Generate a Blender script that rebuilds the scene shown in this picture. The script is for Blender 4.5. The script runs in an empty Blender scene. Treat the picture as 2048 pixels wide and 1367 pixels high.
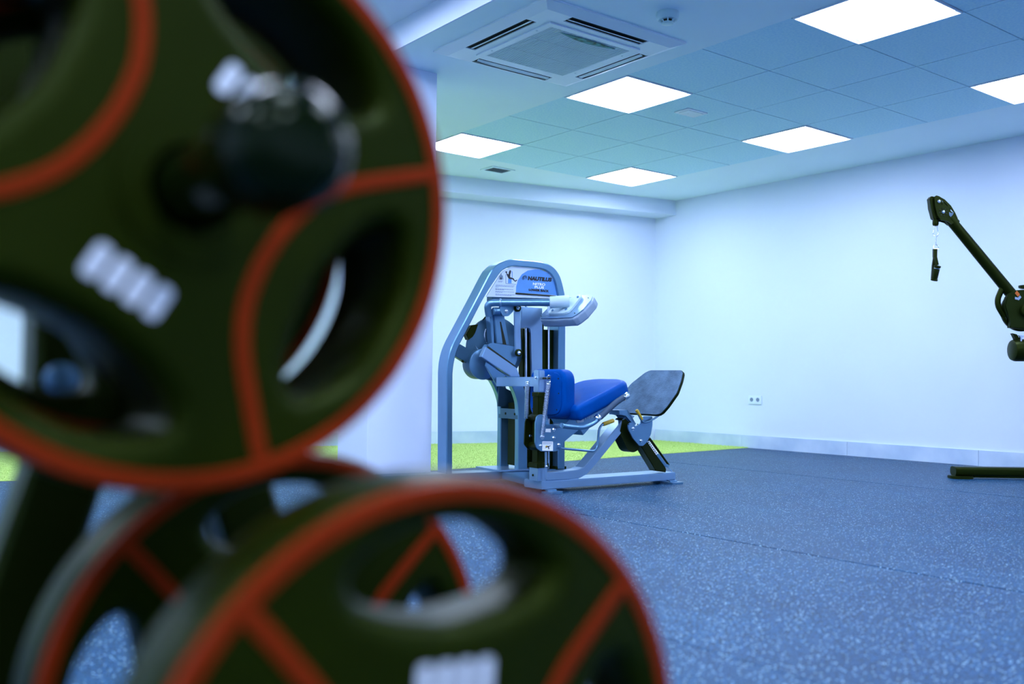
import bpy, bmesh, math, random
from mathutils import Vector, Matrix
random.seed(7)
sc = bpy.context.scene
COL = sc.collection

# ------------------------------------------------------------------ camera
F = 1928.79                      # focal length in pixels of the 2048 px frame
YAW, PITCH, ROLL = 0.653807, 0.0401679, 0.01301
CX, CY, CZ = -4.70552, -4.827503, 0.605
CEIL = CZ + 1.885466             # ceiling of the tiled room
C = Vector((CX, CY, CZ))
fw = Vector((math.sin(YAW)*math.cos(PITCH), math.cos(YAW)*math.cos(PITCH), math.sin(PITCH)))
rt0 = Vector((math.cos(YAW), -math.sin(YAW), 0)); up0 = rt0.cross(fw)
RT = math.cos(ROLL)*rt0 + math.sin(ROLL)*up0
UP = -math.sin(ROLL)*rt0 + math.cos(ROLL)*up0
cam_d = bpy.data.cameras.new('camera'); cam = bpy.data.objects.new('camera', cam_d); COL.objects.link(cam)
m = Matrix.Identity(4)
for k in range(3):
    m[k][0], m[k][1], m[k][2], m[k][3] = RT[k], UP[k], -fw[k], C[k]
cam.matrix_world = m
cam_d.sensor_fit = 'HORIZONTAL'; cam_d.sensor_width = 36.0; cam_d.lens = F/2048*36
cam_d.clip_start = 0.02; cam_d.clip_end = 60
cam_d.dof.use_dof = True; cam_d.dof.focus_distance = 5.7; cam_d.dof.aperture_fstop = 2.3
sc.camera = cam

# ------------------------------------------------------------------ world, exposure
w = bpy.data.worlds.new('world'); sc.world = w; w.use_nodes = True
w.node_tree.nodes['Background'].inputs[0].default_value = (0.55, 0.75, 1.0, 1)
w.node_tree.nodes['Background'].inputs[1].default_value = 0.05
sc.view_settings.view_transform = 'Standard'; sc.view_settings.look = 'None'
sc.view_settings.exposure = 0.0; sc.view_settings.gamma = 1.0
sc.view_settings.use_curve_mapping = False
PANEL_POWER = 25.5               # emission of the ceiling light panels
PANEL_TINT = (0.73, 0.835, 1.13)

# ------------------------------------------------------------------ pixel helpers
def ray(x, y):
    return RT*((x-1024)/F) + UP*((683.5-y)/F) + fw
def atpl(x, y, p0, n):
    d = ray(x, y); return C + d*((Vector(p0)-C).dot(n)/d.dot(n))
def atz(x, y, z=0.0): return atpl(x, y, (0, 0, z), Vector((0, 0, 1)))
def aty(x, y, Y): return atpl(x, y, (0, Y, 0), Vector((0, 1, 0)))
def atx(x, y, X): return atpl(x, y, (X, 0, 0), Vector((1, 0, 0)))

# ------------------------------------------------------------------ materials
def mat(name, col, rough=0.5, metal=0.0, var=0.06, scale=8.0, bump=0.0, bscale=60.0, spec=0.5, coat=0.0, col2=None, detail=3.0, bdist=0.01, tint=None):
    M = bpy.data.materials.new(name); M.use_nodes = True
    nt = M.node_tree; b = nt.nodes['Principled BSDF']
    b.inputs['Roughness'].default_value = rough; b.inputs['Metallic'].default_value = metal
    b.inputs['Specular IOR Level'].default_value = spec; b.inputs['Coat Weight'].default_value = coat
    b.inputs['Coat Roughness'].default_value = 0.15
    if tint: b.inputs['Specular Tint'].default_value = (*tint, 1)
    tc = nt.nodes.new('ShaderNodeTexCoord'); n = nt.nodes.new('ShaderNodeTexNoise')
    n.inputs['Scale'].default_value = scale; n.inputs['Detail'].default_value = detail
    nt.links.new(tc.outputs['Object'], n.inputs['Vector'])
    r = nt.nodes.new('ShaderNodeValToRGB')
    c2 = col2 if col2 else tuple(min(1, c*(1+var)) for c in col)
    c1 = col if col2 else tuple(c*(1-var) for c in col)
    r.color_ramp.elements[0].position = 0.3; r.color_ramp.elements[1].position = 0.7
    r.color_ramp.elements[0].color = (*c1, 1); r.color_ramp.elements[1].color = (*c2, 1)
    nt.links.new(n.outputs['Fac'], r.inputs['Fac']); nt.links.new(r.outputs['Color'], b.inputs['Base Color'])
    if bump > 0:
        n2 = nt.nodes.new('ShaderNodeTexNoise'); n2.inputs['Scale'].default_value = bscale; n2.inputs['Detail'].default_value = 4
        nt.links.new(tc.outputs['Object'], n2.inputs['Vector'])
        bp = nt.nodes.new('ShaderNodeBump'); bp.inputs['Strength'].default_value = bump; bp.inputs['Distance'].default_value = bdist
        nt.links.new(n2.outputs['Fac'], bp.inputs['Height']); nt.links.new(bp.outputs['Normal'], b.inputs['Normal'])
    return M
def emis(name, col, power):
    M = bpy.data.materials.new(name); M.use_nodes = True; nt = M.node_tree
    nt.nodes.remove(nt.nodes['Principled BSDF'])
    e = nt.nodes.new('ShaderNodeEmission'); e.inputs[0].default_value = (*col, 1); e.inputs[1].default_value = power
    nt.links.new(e.outputs[0], nt.nodes['Material Output'].inputs[0]); return M

M = {}
M['wall'] = mat('wall_paint', (0.70, 0.795, 0.95), 0.7, var=0.012, scale=1.5, bump=0.02, bscale=90, spec=0.2)
M['plaster'] = mat('ceiling_plaster', (0.74, 0.91, 0.98), 0.75, var=0.015, scale=1.2, spec=0.2)
M['tile'] = mat('ceiling_tile_fibre', (0.50, 0.80, 0.95), 0.9, scale=70, col2=(0.66, 0.91, 0.99), bump=0.25, bscale=160, spec=0.1, detail=5)
M['grid'] = mat('ceiling_groove', (0.02, 0.06, 0.08), 0.8)
M['panel'] = emis('light_diffuser', PANEL_TINT, PANEL_POWER)
M['panel_frame'] = mat('light_frame', (0.75, 0.85, 0.95), 0.4)
M['base'] = mat('baseboard_laminate', (0.38, 0.52, 0.70), 0.35, scale=3.0, col2=(0.62, 0.74, 0.88), detail=6)
M['turf'] = mat('artificial_turf', (0.48, 0.68, 0.16), 0.9, scale=25, col2=(0.66, 0.86, 0.26), bump=0.6, bscale=300, spec=0.1)
M['metal'] = mat('silver_blue_paint', (0.13, 0.29, 0.45), 0.30, 0.75, var=0.05, scale=6, coat=0.3)
M['metal_lt'] = mat('bright_silver_paint', (0.26, 0.43, 0.62), 0.28, 0.7, var=0.05, scale=6, coat=0.3)
M['teal'] = mat('steel_plate_paint', (0.045, 0.12, 0.19), 0.36, 0.6, var=0.06, scale=8)
M['chrome'] = mat('chrome', (0.75, 0.80, 0.85), 0.12, 1.0, var=0.02)
M['black'] = mat('black_paint', (0.006, 0.010, 0.001), 0.38, var=0.1, scale=10, spec=0.22, tint=(0.6, 0.85, 0.2))
M['stack'] = mat('dark_weight_stack', (0.006, 0.012, 0.002), 0.5, var=0.1, scale=10, spec=0.22, tint=(0.6, 0.85, 0.2))
M['black_plastic'] = mat('black_plastic', (0.008, 0.013, 0.002), 0.45, var=0.1, scale=30, spec=0.22, tint=(0.6, 0.85, 0.2))
M['rubber'] = mat('black_rubber_plate', (0.010, 0.016, 0.0), 0.42, var=0.08, scale=14, bump=0.05, bscale=400, spec=0.22, tint=(0.6, 0.85, 0.2))
M['gloss_black'] = mat('glossy_black_cap', (0.004, 0.009, 0.001), 0.14, var=0.05, spec=0.16, tint=(0.8, 0.95, 0.7))
M['red'] = mat('red_rubber_stripe', (0.29, 0.026, 0.004), 0.5, var=0.06, scale=20, spec=0.15, tint=(1.0, 0.5, 0.2))
M['print_white'] = mat('white_print', (0.92, 0.97, 0.97), 0.5, var=0.01)
M['print_black'] = mat('black_print', (0.008, 0.010, 0.012), 0.5, var=0.01)
M['print_grey'] = mat('grey_print', (0.16, 0.24, 0.34), 0.6, var=0.02)
M['decal_white'] = mat('white_decal', (0.62, 0.74, 0.90), 0.3, var=0.01)
M['decal_blue'] = mat('blue_decal', (0.10, 0.30, 0.68), 0.25, var=0.08, scale=6)
M['vinyl'] = mat('blue_vinyl', (0.0, 0.058, 0.30), 0.42, var=0.06, scale=15, bump=0.06, bscale=200, spec=0.12, tint=(0.06, 0.45, 1.0))
M['grey_vinyl'] = mat('grey_vinyl', (0.22, 0.32, 0.44), 0.4, var=0.05, scale=12, bump=0.05, bscale=200)
M['pale_plastic'] = mat('pale_blue_plastic', (0.46, 0.62, 0.70), 0.45, var=0.03)
M['grip_plate'] = mat('scuffed_rubber_sheet', (0.035, 0.085, 0.15), 0.55, scale=14, col2=(0.10, 0.20, 0.32), bump=0.25, bscale=90, detail=6)
M['yellow'] = mat('yellow_grip', (0.62, 0.40, 0.02), 0.45, var=0.05)
M['dark_grip'] = mat('dark_foam_grip', (0.035, 0.07, 0.12), 0.6, var=0.06, scale=30, spec=0.3)
M['orange'] = mat('orange_sticker', (0.55, 0.12, 0.01), 0.5, var=0.04)
M['dark'] = mat('dark_recess', (0.008, 0.014, 0.006), 0.8, var=0.05)
M['ac'] = mat('ac_plastic', (0.74, 0.86, 0.92), 0.45, var=0.01, scale=2)
M['ac_slat'] = mat('ac_grille_plastic', (0.50, 0.66, 0.74), 0.5, var=0.02)
M['filter'] = mat('filter_mesh', (0.10, 0.42, 0.40), 0.7, scale=30, col2=(0.02, 0.06, 0.02))
M['detector'] = mat('detector_plastic', (0.52, 0.74, 0.76), 0.45, var=0.01)
M['socket'] = mat('socket_plastic', (0.72, 0.84, 0.92), 0.35, var=0.01)

def floor_mat():
    Mx = bpy.data.materials.new('speckled_rubber'); Mx.use_nodes = True; nt = Mx.node_tree; b = nt.nodes['Principled BSDF']
    tc = nt.nodes.new('ShaderNodeTexCoord')
    n1 = nt.nodes.new('ShaderNodeTexNoise'); n1.inputs['Scale'].default_value = 1.6; n1.inputs['Detail'].default_value = 6
    n2 = nt.nodes.new('ShaderNodeTexNoise'); n2.inputs['Scale'].default_value = 170; n2.inputs['Detail'].default_value = 4
    v = nt.nodes.new('ShaderNodeTexVoronoi'); v.inputs['Scale'].default_value = 150
    for n in (n1, n2, v): nt.links.new(tc.outputs['Object'], n.inputs['Vector'])
    r1 = nt.nodes.new('ShaderNodeValToRGB')
    r1.color_ramp.elements[0].position = 0.3; r1.color_ramp.elements[0].color = (0.003, 0.028, 0.074, 1)
    r1.color_ramp.elements[1].position = 0.75; r1.color_ramp.elements[1].color = (0.006, 0.050, 0.118, 1)
    nt.links.new(n1.outputs['Fac'], r1.inputs['Fac'])
    r2 = nt.nodes.new('ShaderNodeValToRGB')
    r2.color_ramp.elements[0].position = 0.36; r2.color_ramp.elements[0].color = (0.15, 0.15, 0.15, 1)
    r2.color_ramp.elements[1].position = 0.66; r2.color_ramp.elements[1].color = (2.2, 2.2, 2.2, 1)
    nt.links.new(n2.outputs['Fac'], r2.inputs['Fac'])
    mx = nt.nodes.new('ShaderNodeMixRGB'); mx.blend_type = 'MULTIPLY'; mx.inputs[0].default_value = 1
    nt.links.new(r1.outputs[0], mx.inputs[1]); nt.links.new(r2.outputs[0], mx.inputs[2])
    # pale flecks: voronoi cells whose random colour is high, near the cell centre
    sep = nt.nodes.new('ShaderNodeSeparateColor'); nt.links.new(v.outputs['Color'], sep.inputs[0])
    g = nt.nodes.new('ShaderNodeMath'); g.operation = 'GREATER_THAN'; g.inputs[1].default_value = 0.86
    nt.links.new(sep.outputs[0], g.inputs[0])
    l = nt.nodes.new('ShaderNodeMath'); l.operation = 'LESS_THAN'; l.inputs[1].default_value = 0.36
    nt.links.new(v.outputs['Distance'], l.inputs[0])
    a = nt.nodes.new('ShaderNodeMath'); a.operation = 'MULTIPLY'; nt.links.new(g.outputs[0], a.inputs[0]); nt.links.new(l.outputs[0], a.inputs[1])
    fl = nt.nodes.new('ShaderNodeMixRGB'); fl.inputs[2].default_value = (0.40, 0.62, 0.72, 1)
    nt.links.new(a.outputs[0], fl.inputs[0]); nt.links.new(mx.outputs[0], fl.inputs[1])
    nt.links.new(fl.outputs[0], b.inputs['Base Color'])
    b.inputs['Roughness'].default_value = 0.42; b.inputs['Specular IOR Level'].default_value = 0.22; b.inputs['Specular Tint'].default_value = (0.24, 0.60, 0.85, 1)
    bp = nt.nodes.new('ShaderNodeBump'); bp.inputs['Strength'].default_value = 0.5; bp.inputs['Distance'].default_value = 0.004
    nt.links.new(n2.outputs['Fac'], bp.inputs['Height']); nt.links.new(bp.outputs['Normal'], b.inputs['Normal'])
    return Mx
M['floor'] = floor_mat()

# ------------------------------------------------------------------ object helpers
def tag(o, label=None, cat=None, group=None, kind=None):
    if label: o['label'] = label
    if cat: o['category'] = cat
    if group: o['group'] = group
    if kind: o['kind'] = kind
    return o
def empty(name, loc, label=None, cat=None, group=None):
    o = bpy.data.objects.new(name, None); COL.objects.link(o); o.location = loc; o.empty_display_size = 0.1
    return tag(o, label, cat, group)
def origin_of(p):
    v = Vector((0, 0, 0))
    while p is not None:
        v = v + p.location; p = p.parent
    return v
def obj(name, bm, mt, parent=None, smooth=True, angle=40):
    """Link a bmesh (world coordinates) as one mesh object under parent, its origin at its own centre."""
    bmesh.ops.recalc_face_normals(bm, faces=bm.faces)
    me = bpy.data.meshes.new(name); bm.to_mesh(me); bm.free()
    return from_mesh(name, me, mt, parent, smooth, angle)
def from_mesh(name, me, mt, parent=None, smooth=True, angle=40):
    if smooth:
        for p in me.polygons: p.use_smooth = True
        me.set_sharp_from_angle(angle=math.radians(angle))
    me.materials.append(M[mt])
    c = Vector((0, 0, 0))
    if me.vertices:
        co = [v.co for v in me.vertices]
        c = Vector(((min(v.x for v in co)+max(v.x for v in co))/2, (min(v.y for v in co)+max(v.y for v in co))/2, min(v.z for v in co)))
        me.transform(Matrix.Translation(-c))
    o = bpy.data.objects.new(name, me); COL.objects.link(o)
    if parent is not None:
        o.parent = parent; o.location = c - origin_of(parent)
    else: o.location = c
    return o
def new(): return bmesh.new()
def ext(bm, pts, vec, bevel=0.0, seg=2):
    """Prism: polygon pts (world) pushed along vec."""
    vec = Vector(vec); a = [bm.verts.new(Vector(p)) for p in pts]; b = [bm.verts.new(Vector(p)+vec) for p in pts]
    n = len(a); fs = [bm.faces.new(a), bm.faces.new(b[::-1])]
    for i in range(n): fs.append(bm.faces.new((a[i], b[i], b[(i+1) % n], a[(i+1) % n])))
    if bevel > 0:
        es = set(fs[0].edges) | set(fs[1].edges)
        bmesh.ops.bevel(bm, geom=list(es), offset=bevel, segments=seg, affect='EDGES', clamp_overlap=True)
    return bm
def box(bm, lo, hi, bevel=0.0, seg=2):
    x0, y0, z0 = lo; x1, y1, z1 = hi
    b2 = new(); ext(b2, [(x0, y0, z0), (x1, y0, z0), (x1, y1, z0), (x0, y1, z0)], (0, 0, z1-z0))
    if bevel > 0: bmesh.ops.bevel(b2, geom=list(b2.edges), offset=bevel, segments=seg, affect='EDGES', clamp_overlap=True)
    me = bpy.data.meshes.new('t'); b2.to_mesh(me); b2.free(); bm.from_mesh(me); bpy.data.meshes.remove(me)
    return bm
def frame_of(d):
    d = d.normalized(); a = Vector((0, 0, 1)) if abs(d.z) < 0.9 else Vector((1, 0, 0))
    u = d.cross(a).normalized(); return u, u.cross(d).normalized()
def tube(bm, path, r, seg=12, cap=True, radii=None):
    path = [Vector(p) for p in path]; n = len(path); rings = []
    d0 = (path[1]-path[0]); u, v = frame_of(d0)
    for i, p in enumerate(path):
        if i == 0: d = path[1]-path[0]
        elif i == n-1: d = path[-1]-path[-2]
        else: d = (path[i+1]-path[i]).normalized() + (path[i]-path[i-1]).normalized()
        d.normalize(); u = (u - d*u.dot(d)).normalized(); v = d.cross(u)
        rr = radii[i] if radii else r
        rings.append([bm.verts.new(p + (u*math.cos(2*math.pi*k/seg) + v*math.sin(2*math.pi*k/seg))*rr) for k in range(seg)])
    for i in range(n-1):
        for k in range(seg):
            bm.faces.new((rings[i][k], rings[i][(k+1) % seg], rings[i+1][(k+1) % seg], rings[i+1][k]))
    if cap:
        bm.faces.new(rings[0][::-1]); bm.faces.new(rings[-1])
    return bm
def cyl(bm, a, b, r, seg=20, bev=0.0):
    a = Vector(a); b = Vector(b); d = (b-a).normalized()
    if bev > 0:
        return tube(bm, [a, a+d*bev*0.3, a+d*bev, b-d*bev, b-d*bev*0.3, b], r, seg, True, [r-bev, r-bev*0.3, r, r, r-bev*0.3, r-bev])
    return tube(bm, [a, b], r, seg)
def ring(bm, c, axis, r_out, r_in, h, seg=32):
    axis = Vector(axis).normalized(); u, v = frame_of(axis); c = Vector(c)
    pr = [(r_in, 0), (r_out, 0), (r_out, h), (r_in, h)]; rs = []
    for k in range(seg):
        t = 2*math.pi*k/seg; dd = u*math.cos(t) + v*math.sin(t)
        rs.append([bm.verts.new(c + dd*q[0] + axis*q[1]) for q in pr])
    for k in range(seg):
        A, B = rs[k], rs[(k+1) % seg]
        for j in range(4): bm.faces.new((A[j], B[j], B[(j+1) % 4], A[(j+1) % 4]))
    return bm
def rnd(pts, r, n=5):
    """Round the corners of a 3D polygon (or 2D)."""
    pts = [Vector(p) for p in pts]; out = []; N = len(pts)
    for i in range(N):
        p, a, b = pts[i], pts[i-1], pts[(i+1) % N]
        rr = r[i] if isinstance(r, (list, tuple)) else r
        da, db = a-p, b-p; la, lb = da.length, db.length
        k = min(rr, la*0.48, lb*0.48)
        if k < 1e-5: out.append(p); continue
        s, e = p + da/la*k, p + db/lb*k
        for j in range(n+1):
            t = j/n; out.append(s*(1-t)**2 + p*2*t*(1-t) + e*t*t)
    return out
def smooth_path(pts, n=6):
    pts = [Vector(p) for p in pts]; out = [pts[0]]
    for i in range(len(pts)-1):
        p0 = pts[max(i-1, 0)]; p1 = pts[i]; p2 = pts[i+1]; p3 = pts[min(i+2, len(pts)-1)]
        for j in range(1, n+1):
            t = j/n; out.append(0.5*((2*p1)+(p2-p0)*t+(2*p0-5*p1+4*p2-p3)*t*t+(3*p1-p0-3*p2+p3)*t**3))
    return out
def round_path(pts, r, n=6):
    """Open polyline with rounded bends."""
    pts = [Vector(p) for p in pts]; out = [pts[0]]
    for i in range(1, len(pts)-1):
        p, a, b = pts[i], pts[i-1], pts[i+1]; da, db = a-p, b-p; k = min(r, da.length*0.48, db.length*0.48)
        s, e = p+da.normalized()*k, p+db.normalized()*k
        for j in range(n+1):
            t = j/n; out.append(s*(1-t)**2+p*2*t*(1-t)+e*t*t)
    return out+[pts[-1]]
def cushion(b, pts, vec, r, seg=6, dome=0.0):
    """Padded slab: outline pts pushed along vec, both rims rolled over with radius r."""
    pts = [Vector(p) for p in pts]; vec = Vector(vec); T = vec.length; nv = vec/T; n = len(pts)
    cen = sum(pts, Vector())/n; nor = []
    for i in range(n):
        d = (pts[(i+1) % n]-pts[i-1]).normalized(); q = d.cross(nv).normalized()
        nor.append(q if q.dot(cen-pts[i]) > 0 else -q)
    prof = []
    for k in range(seg+1):
        a = math.pi/2*k/seg; prof.append((r*(1-math.sin(a)), r*(1-math.cos(a))))
    full = [(o, h) for o, h in prof]+[(o, T-h) for o, h in prof[::-1]]
    rows = [[b.verts.new(pts[i]+nor[i]*o+nv*h) for i in range(n)] for o, h in full]
    for k in range(len(rows)-1):
        for i in range(n): b.faces.new((rows[k][i], rows[k][(i+1) % n], rows[k+1][(i+1) % n], rows[k+1][i]))
    for row, h in ((rows[0], 0.0), (rows[-1], T)):
        c = b.verts.new(sum((v.co for v in row), Vector())/n + nv*(dome if h else -dome))
        for i in range(n): b.faces.new((row[i], row[(i+1) % n], c))
    return b
def text_mesh(s, size, loc, xdir, ydir, bold=0.0, shear=0.0, align='LEFT', depth=0.0006, width=None):
    cu = bpy.data.curves.new('txt', 'FONT'); cu.body = s; cu.size = size; cu.offset = bold; cu.shear = shear
    cu.align_x = align; cu.extrude = depth; cu.resolution_u = 3
    t = bpy.data.objects.new('txt', cu); COL.objects.link(t)
    bpy.context.view_layer.update()
    me = bpy.data.meshes.new_from_object(t.evaluated_get(bpy.context.evaluated_depsgraph_get()))
    bpy.data.objects.remove(t); bpy.data.curves.remove(cu)
    if width:
        xs = [v.co.x for v in me.vertices]; k = width/max(1e-6, max(xs)-min(xs))
        me.transform(Matrix.Scale(k, 4, Vector((1, 0, 0))))
    xd = Vector(xdir).normalized(); yd = Vector(ydir).normalized(); zd = xd.cross(yd)
    mm = Matrix.Identity(4)
    for k in range(3): mm[k][0], mm[k][1], mm[k][2], mm[k][3] = xd[k], yd[k], zd[k], loc[k]
    me.transform(mm); return me

# ================================================================== THE ROOM
SL = -0.209                                    # the back wall runs at this slope
def bw(x): return 2.315 + SL*(x-2.665)         # y of the back wall at x
XL, YN = -8.0, -8.0                            # far ends of the gym, out of view
XR = 2.665
UPZ = 2.649                                    # higher ceiling on the near side of the bulkhead
BX = -1.92                                     # bulkhead line

b = new(); box(b, (XL, YN, -0.12), (XR+0.2, bw(XL), -0.022))
floor = tag(obj('floor', b, 'grid', smooth=False), kind='structure')
# rubber rolls laid along y, seams 1.25 m apart
xs = [XL, -6.75, -5.5, -4.25, -3.0, -1.75, -0.49, 0.76, 2.01, XR]
for i in range(len(xs)-1):
    x0, x1 = xs[i]+0.0012, xs[i+1]-0.0012
    def ty(x): return (0.60-0.27*(x+1.18)) if x < -1.18 else (0.60+0.124*(x+1.18))
    pts = [(x0, YN, -0.022), (x1, YN, -0.022), (x1, ty(x1), -0.022)]
    if x0 < -1.18 < x1: pts.append((-1.18, ty(-1.18), -0.022))
    pts.append((x0, ty(x0), -0.022))
    b = new(); ext(b, pts, (0, 0, 0.022 + (0.0007 if i % 2 else 0.0)), 0.0015, 1)
    obj('rubber_mat', b, 'floor', floor, smooth=False)
gA, gB = atz(1208, 906), atz(1298, 918.5)
b = new(); ext(b, [gA, (gA+gB)/2+Vector((0, -.006, 0)), gB, (gA+gB)/2+Vector((.012, .012, 0))], (0, 0, .0016)); obj('mat_gap', b, 'grid', floor, smooth=False)
# turf strip along the back wall
b = new(); ext(b, [(XL, ty(XL), -0.022), (-1.18, ty(-1.18), -0.022), (XR, ty(XR), -0.022), (XR, bw(XR)-0.012, -0.022), (XL, bw(XL)-0.012, -0.022)], (0, 0, 0.026))
turf = tag(obj('artificial_turf', b, 'turf', smooth=False), 'bright green artificial turf strip along the back wall', 'turf', kind='stuff')
vs, fs = [], []
for k in range(90000):
    x = random.uniform(-4.2, XR-0.02); y0 = ty(x)+0.002; y1 = bw(x)-0.02
    y = y0 + (y1-y0)*random.random()**(1.0)
    edge = 1.7 if (y1-y) < 0.03 or (XR-x) < 0.06 else 1.0
    h = random.uniform(0.002, 0.007)*edge; a = random.uniform(0, 6.283); q = 0.0022
    lx, ly = random.uniform(-.006, .006), random.uniform(-.006, .006); n = len(vs)
    vs += [(x-q*math.cos(a), y-q*math.sin(a), 0.004), (x+q*math.cos(a), y+q*math.sin(a), 0.004), (x+lx, y+ly, 0.004+h)]
    fs.append((n, n+1, n+2))
me = bpy.data.meshes.new('turf_blades'); me.from_pydata(vs, [], fs)
bl = from_mesh('turf_blades', me, 'turf', turf, smooth=False); bl['kind'] = 'stuff'

H = 2.9
b = new(); box(b, (XR, YN, -0.022), (XR+0.2, bw(XR)+0.3, H)); tag(obj('wall_right', b, 'wall', smooth=False), kind='structure')
b = new(); ext(b, [(XL, bw(XL), -0.022), (XR, bw(XR), -0.022), (XR, bw(XR)+0.2, -0.022), (XL, bw(XL)+0.2, -0.022)], (0, 0, H)); tag(obj('wall_back', b, 'wall', smooth=False), kind='structure')
b = new(); box(b, (XL-0.2, YN, -0.022), (XL, bw(XL)+0.2, H)); tag(obj('wall_left', b, 'wall', smooth=False), kind='structure')
b = new(); box(b, (XL-0.2, YN-0.2, -0.022), (XR+0.2, YN, H)); tag(obj('wall_front', b, 'wall', smooth=False), kind='structure')
# beam boxed in along the back wall under the ceiling
def bf(x): return 2.028 + SL*(x-XR)
b = new(); ext(b, [(BX, bf(BX), CEIL-0.152), (XR, bf(XR), CEIL-0.152), (XR, bw(XR), CEIL-0.152), (BX, bw(BX), CEIL-0.152)], (0, 0, 0.152))
tag(obj('trim_1', b, 'wall', smooth=False), 'boxed white beam under the ceiling along the back wall', kind='structure')
# pillar
px0, px1, py0, py1 = -1.953, -1.514, 0.13, 0.50
b = new(); box(b, (px0, py0, 0.0), (px1, py1, CEIL), 0.003, 1); tag(obj('wall_pillar', b, 'wall', smooth=False), kind='structure')

# baseboards: laminate lengths butted end to end
def baseboard(name, p, q, nrm, L=1.2):
    p, q = Vector(p), Vector(q); d = (q-p); n = max(1, int(round(d.length/L))); d.normalize(); nrm = Vector(nrm)
    b = new(); ext(b, [p, q, q+nrm*0.004, p+nrm*0.004], (0, 0, 0.119)); root = tag(obj(name, b, 'wall', smooth=False), kind='structure')
    seg = (q-p).length/n
    for i in range(n):
        a, c = p+d*(seg*i+0.0015)+nrm*0.004, p+d*(seg*(i+1)-0.0015)+nrm*0.004
        b = new(); ext(b, [a, c, c+nrm*0.010, a+nrm*0.010], (0, 0, 0.12)); obj('skirting_board', b, 'base', root, smooth=False)
nb = Vector((SL, -1, 0)).normalized()*1.0; nb = Vector((-abs(SL)*1.0, -1, 0)).normalized()
baseboard('baseboard_right', (XR, YN+0.05, 0), (XR, bw(XR)-0.02, 0), (-1, 0, 0))
baseboard('baseboard_back', (-6.5, bw(-6.5), 0), (XR-0.02, bw(XR-0.02), 0), nb)

# ---- ceiling: plaster around a field of fibre tiles, 0.6 m grid
TX0, TX1, TY1, TY0 = -0.6, 1.8, 1.8, -6.0
AC = Vector((-1.257, -0.712, CEIL))
b = new()
box(b, (BX, YN, CEIL), (TX0, bw(BX), CEIL+0.12)); box(b, (TX1, YN, CEIL), (XR, bw(XR)+0.2, CEIL+0.12))
box(b, (TX0, TY1, CEIL), (TX1, bw(TX0), CEIL+0.12)); box(b, (TX0, YN, CEIL), (TX1, TY0, CEIL+0.12))
ceiling = tag(obj('ceiling', b, 'plaster', smooth=False), kind='structure')
b = new(); box(b, (TX0, TY0, CEIL+0.014), (TX1, TY1, CEIL+0.10)); obj('tile_backing', b, 'grid', ceiling, smooth=False)
light_cells = [(i, j) for i in (-1, 2) for j in (-3, 0, 3, 6, 9)]
tile_me = None
for i in range(-1, 3):
    for j in range(-3, 10):
        if (i, j) in light_cells: continue
        x0, x1, y0, y1 = i*0.6, i*0.6+0.6, -j*0.6-0.6, -j*0.6
        g = 0.004
        lo = (x0+(g if i > -1 else 0), y0+(g if j < 9 else 0), CEIL); hi = (x1-(g if i < 2 else 0), y1-(g if j > -3 else 0), CEIL+0.012)
        b = new(); box(b, lo, hi); obj('ceiling_tile', b, 'tile', ceiling, smooth=False)
# higher ceiling beyond the bulkhead and its white upstand
b = new(); box(b, (XL, YN, UPZ), (BX, bw(XL)+0.2, UPZ+0.12)); tag(obj('ceiling_high', b, 'wall', smooth=False), kind='structure')
b = new(); box(b, (BX-0.012, YN, CEIL), (BX, bw(BX), UPZ)); tag(obj('trim_2', b, 'wall', smooth=False), 'white upstand where the ceiling steps up', kind='structure')

# ---- light panels
def light_panel(x0, y0, z, label, group=None):
    r = empty('ceiling_light', (x0+0.3, y0+0.3, z), label, 'ceiling light', group or 'square light panels in the ceiling')
    b = new(); lo, hi, t = 0.006, 0.594, 0.006
    for (a0, a1, c0, c1) in ((lo, hi, lo, lo+t), (lo, hi, hi-t, hi), (lo, lo+t, lo+t, hi-t), (hi-t, hi, lo+t, hi-t)):
        box(b, (x0+a0, y0+c0, z-0.007), (x0+a1, y0+c1, z+0.012))
    obj('frame', b, 'panel_frame', r, smooth=False)
    b = new(); ext(b, rnd([(x0+.030, y0+.030, z+0.003), (x0+.570, y0+.030, z+0.003), (x0+.570, y0+.570, z+0.003), (x0+.030, y0+.570, z+0.003)], 0.012, 3), (0, 0, 0.006))
    obj('diffuser', b, 'panel', r, smooth=False)
    b = new(); box(b, (x0+.012, y0+.012, z+.009), (x0+.588, y0+.588, z+.012)); obj('tray', b, 'panel_frame', r, smooth=False)
lab = {(-1, -3): 'light panel at the tile field corner near the dark ceiling vent',
       (-1, 0): 'glowing square light panel beside the ceiling air conditioner', (-1, 3): 'largest glowing light panel, beside the smoke detector strip of plaster',
       (2, -3): 'small glowing light panel nearest the boxed beam and room corner', (2, 0): 'glowing light panel above the double wall socket, along the right wall',
       (2, 3): 'glowing light panel above the black cable arm'}
for (i, j) in light_cells:
    light_panel(i*0.6, -j*0.6-0.6, CEIL, lab.get((i, j), 'square light panel behind the camera end of the gym'))
for x in (-6.6, -4.8):
    for y in (2.1, 0.3, -1.5, -3.3, -5.1, -6.9): light_panel(x, y, UPZ-0.012, 'added unseen light panel in the higher ceiling')  # panels added out of view for more light on the near side
for y in (-0.75, -1.65, -2.55, -3.45, -4.35, -5.25): light_panel(-3.0, y, UPZ-0.012, 'added unseen light panel in the row beside the ceiling step')  # dense row added out of view to brighten the pillar and upstand

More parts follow.
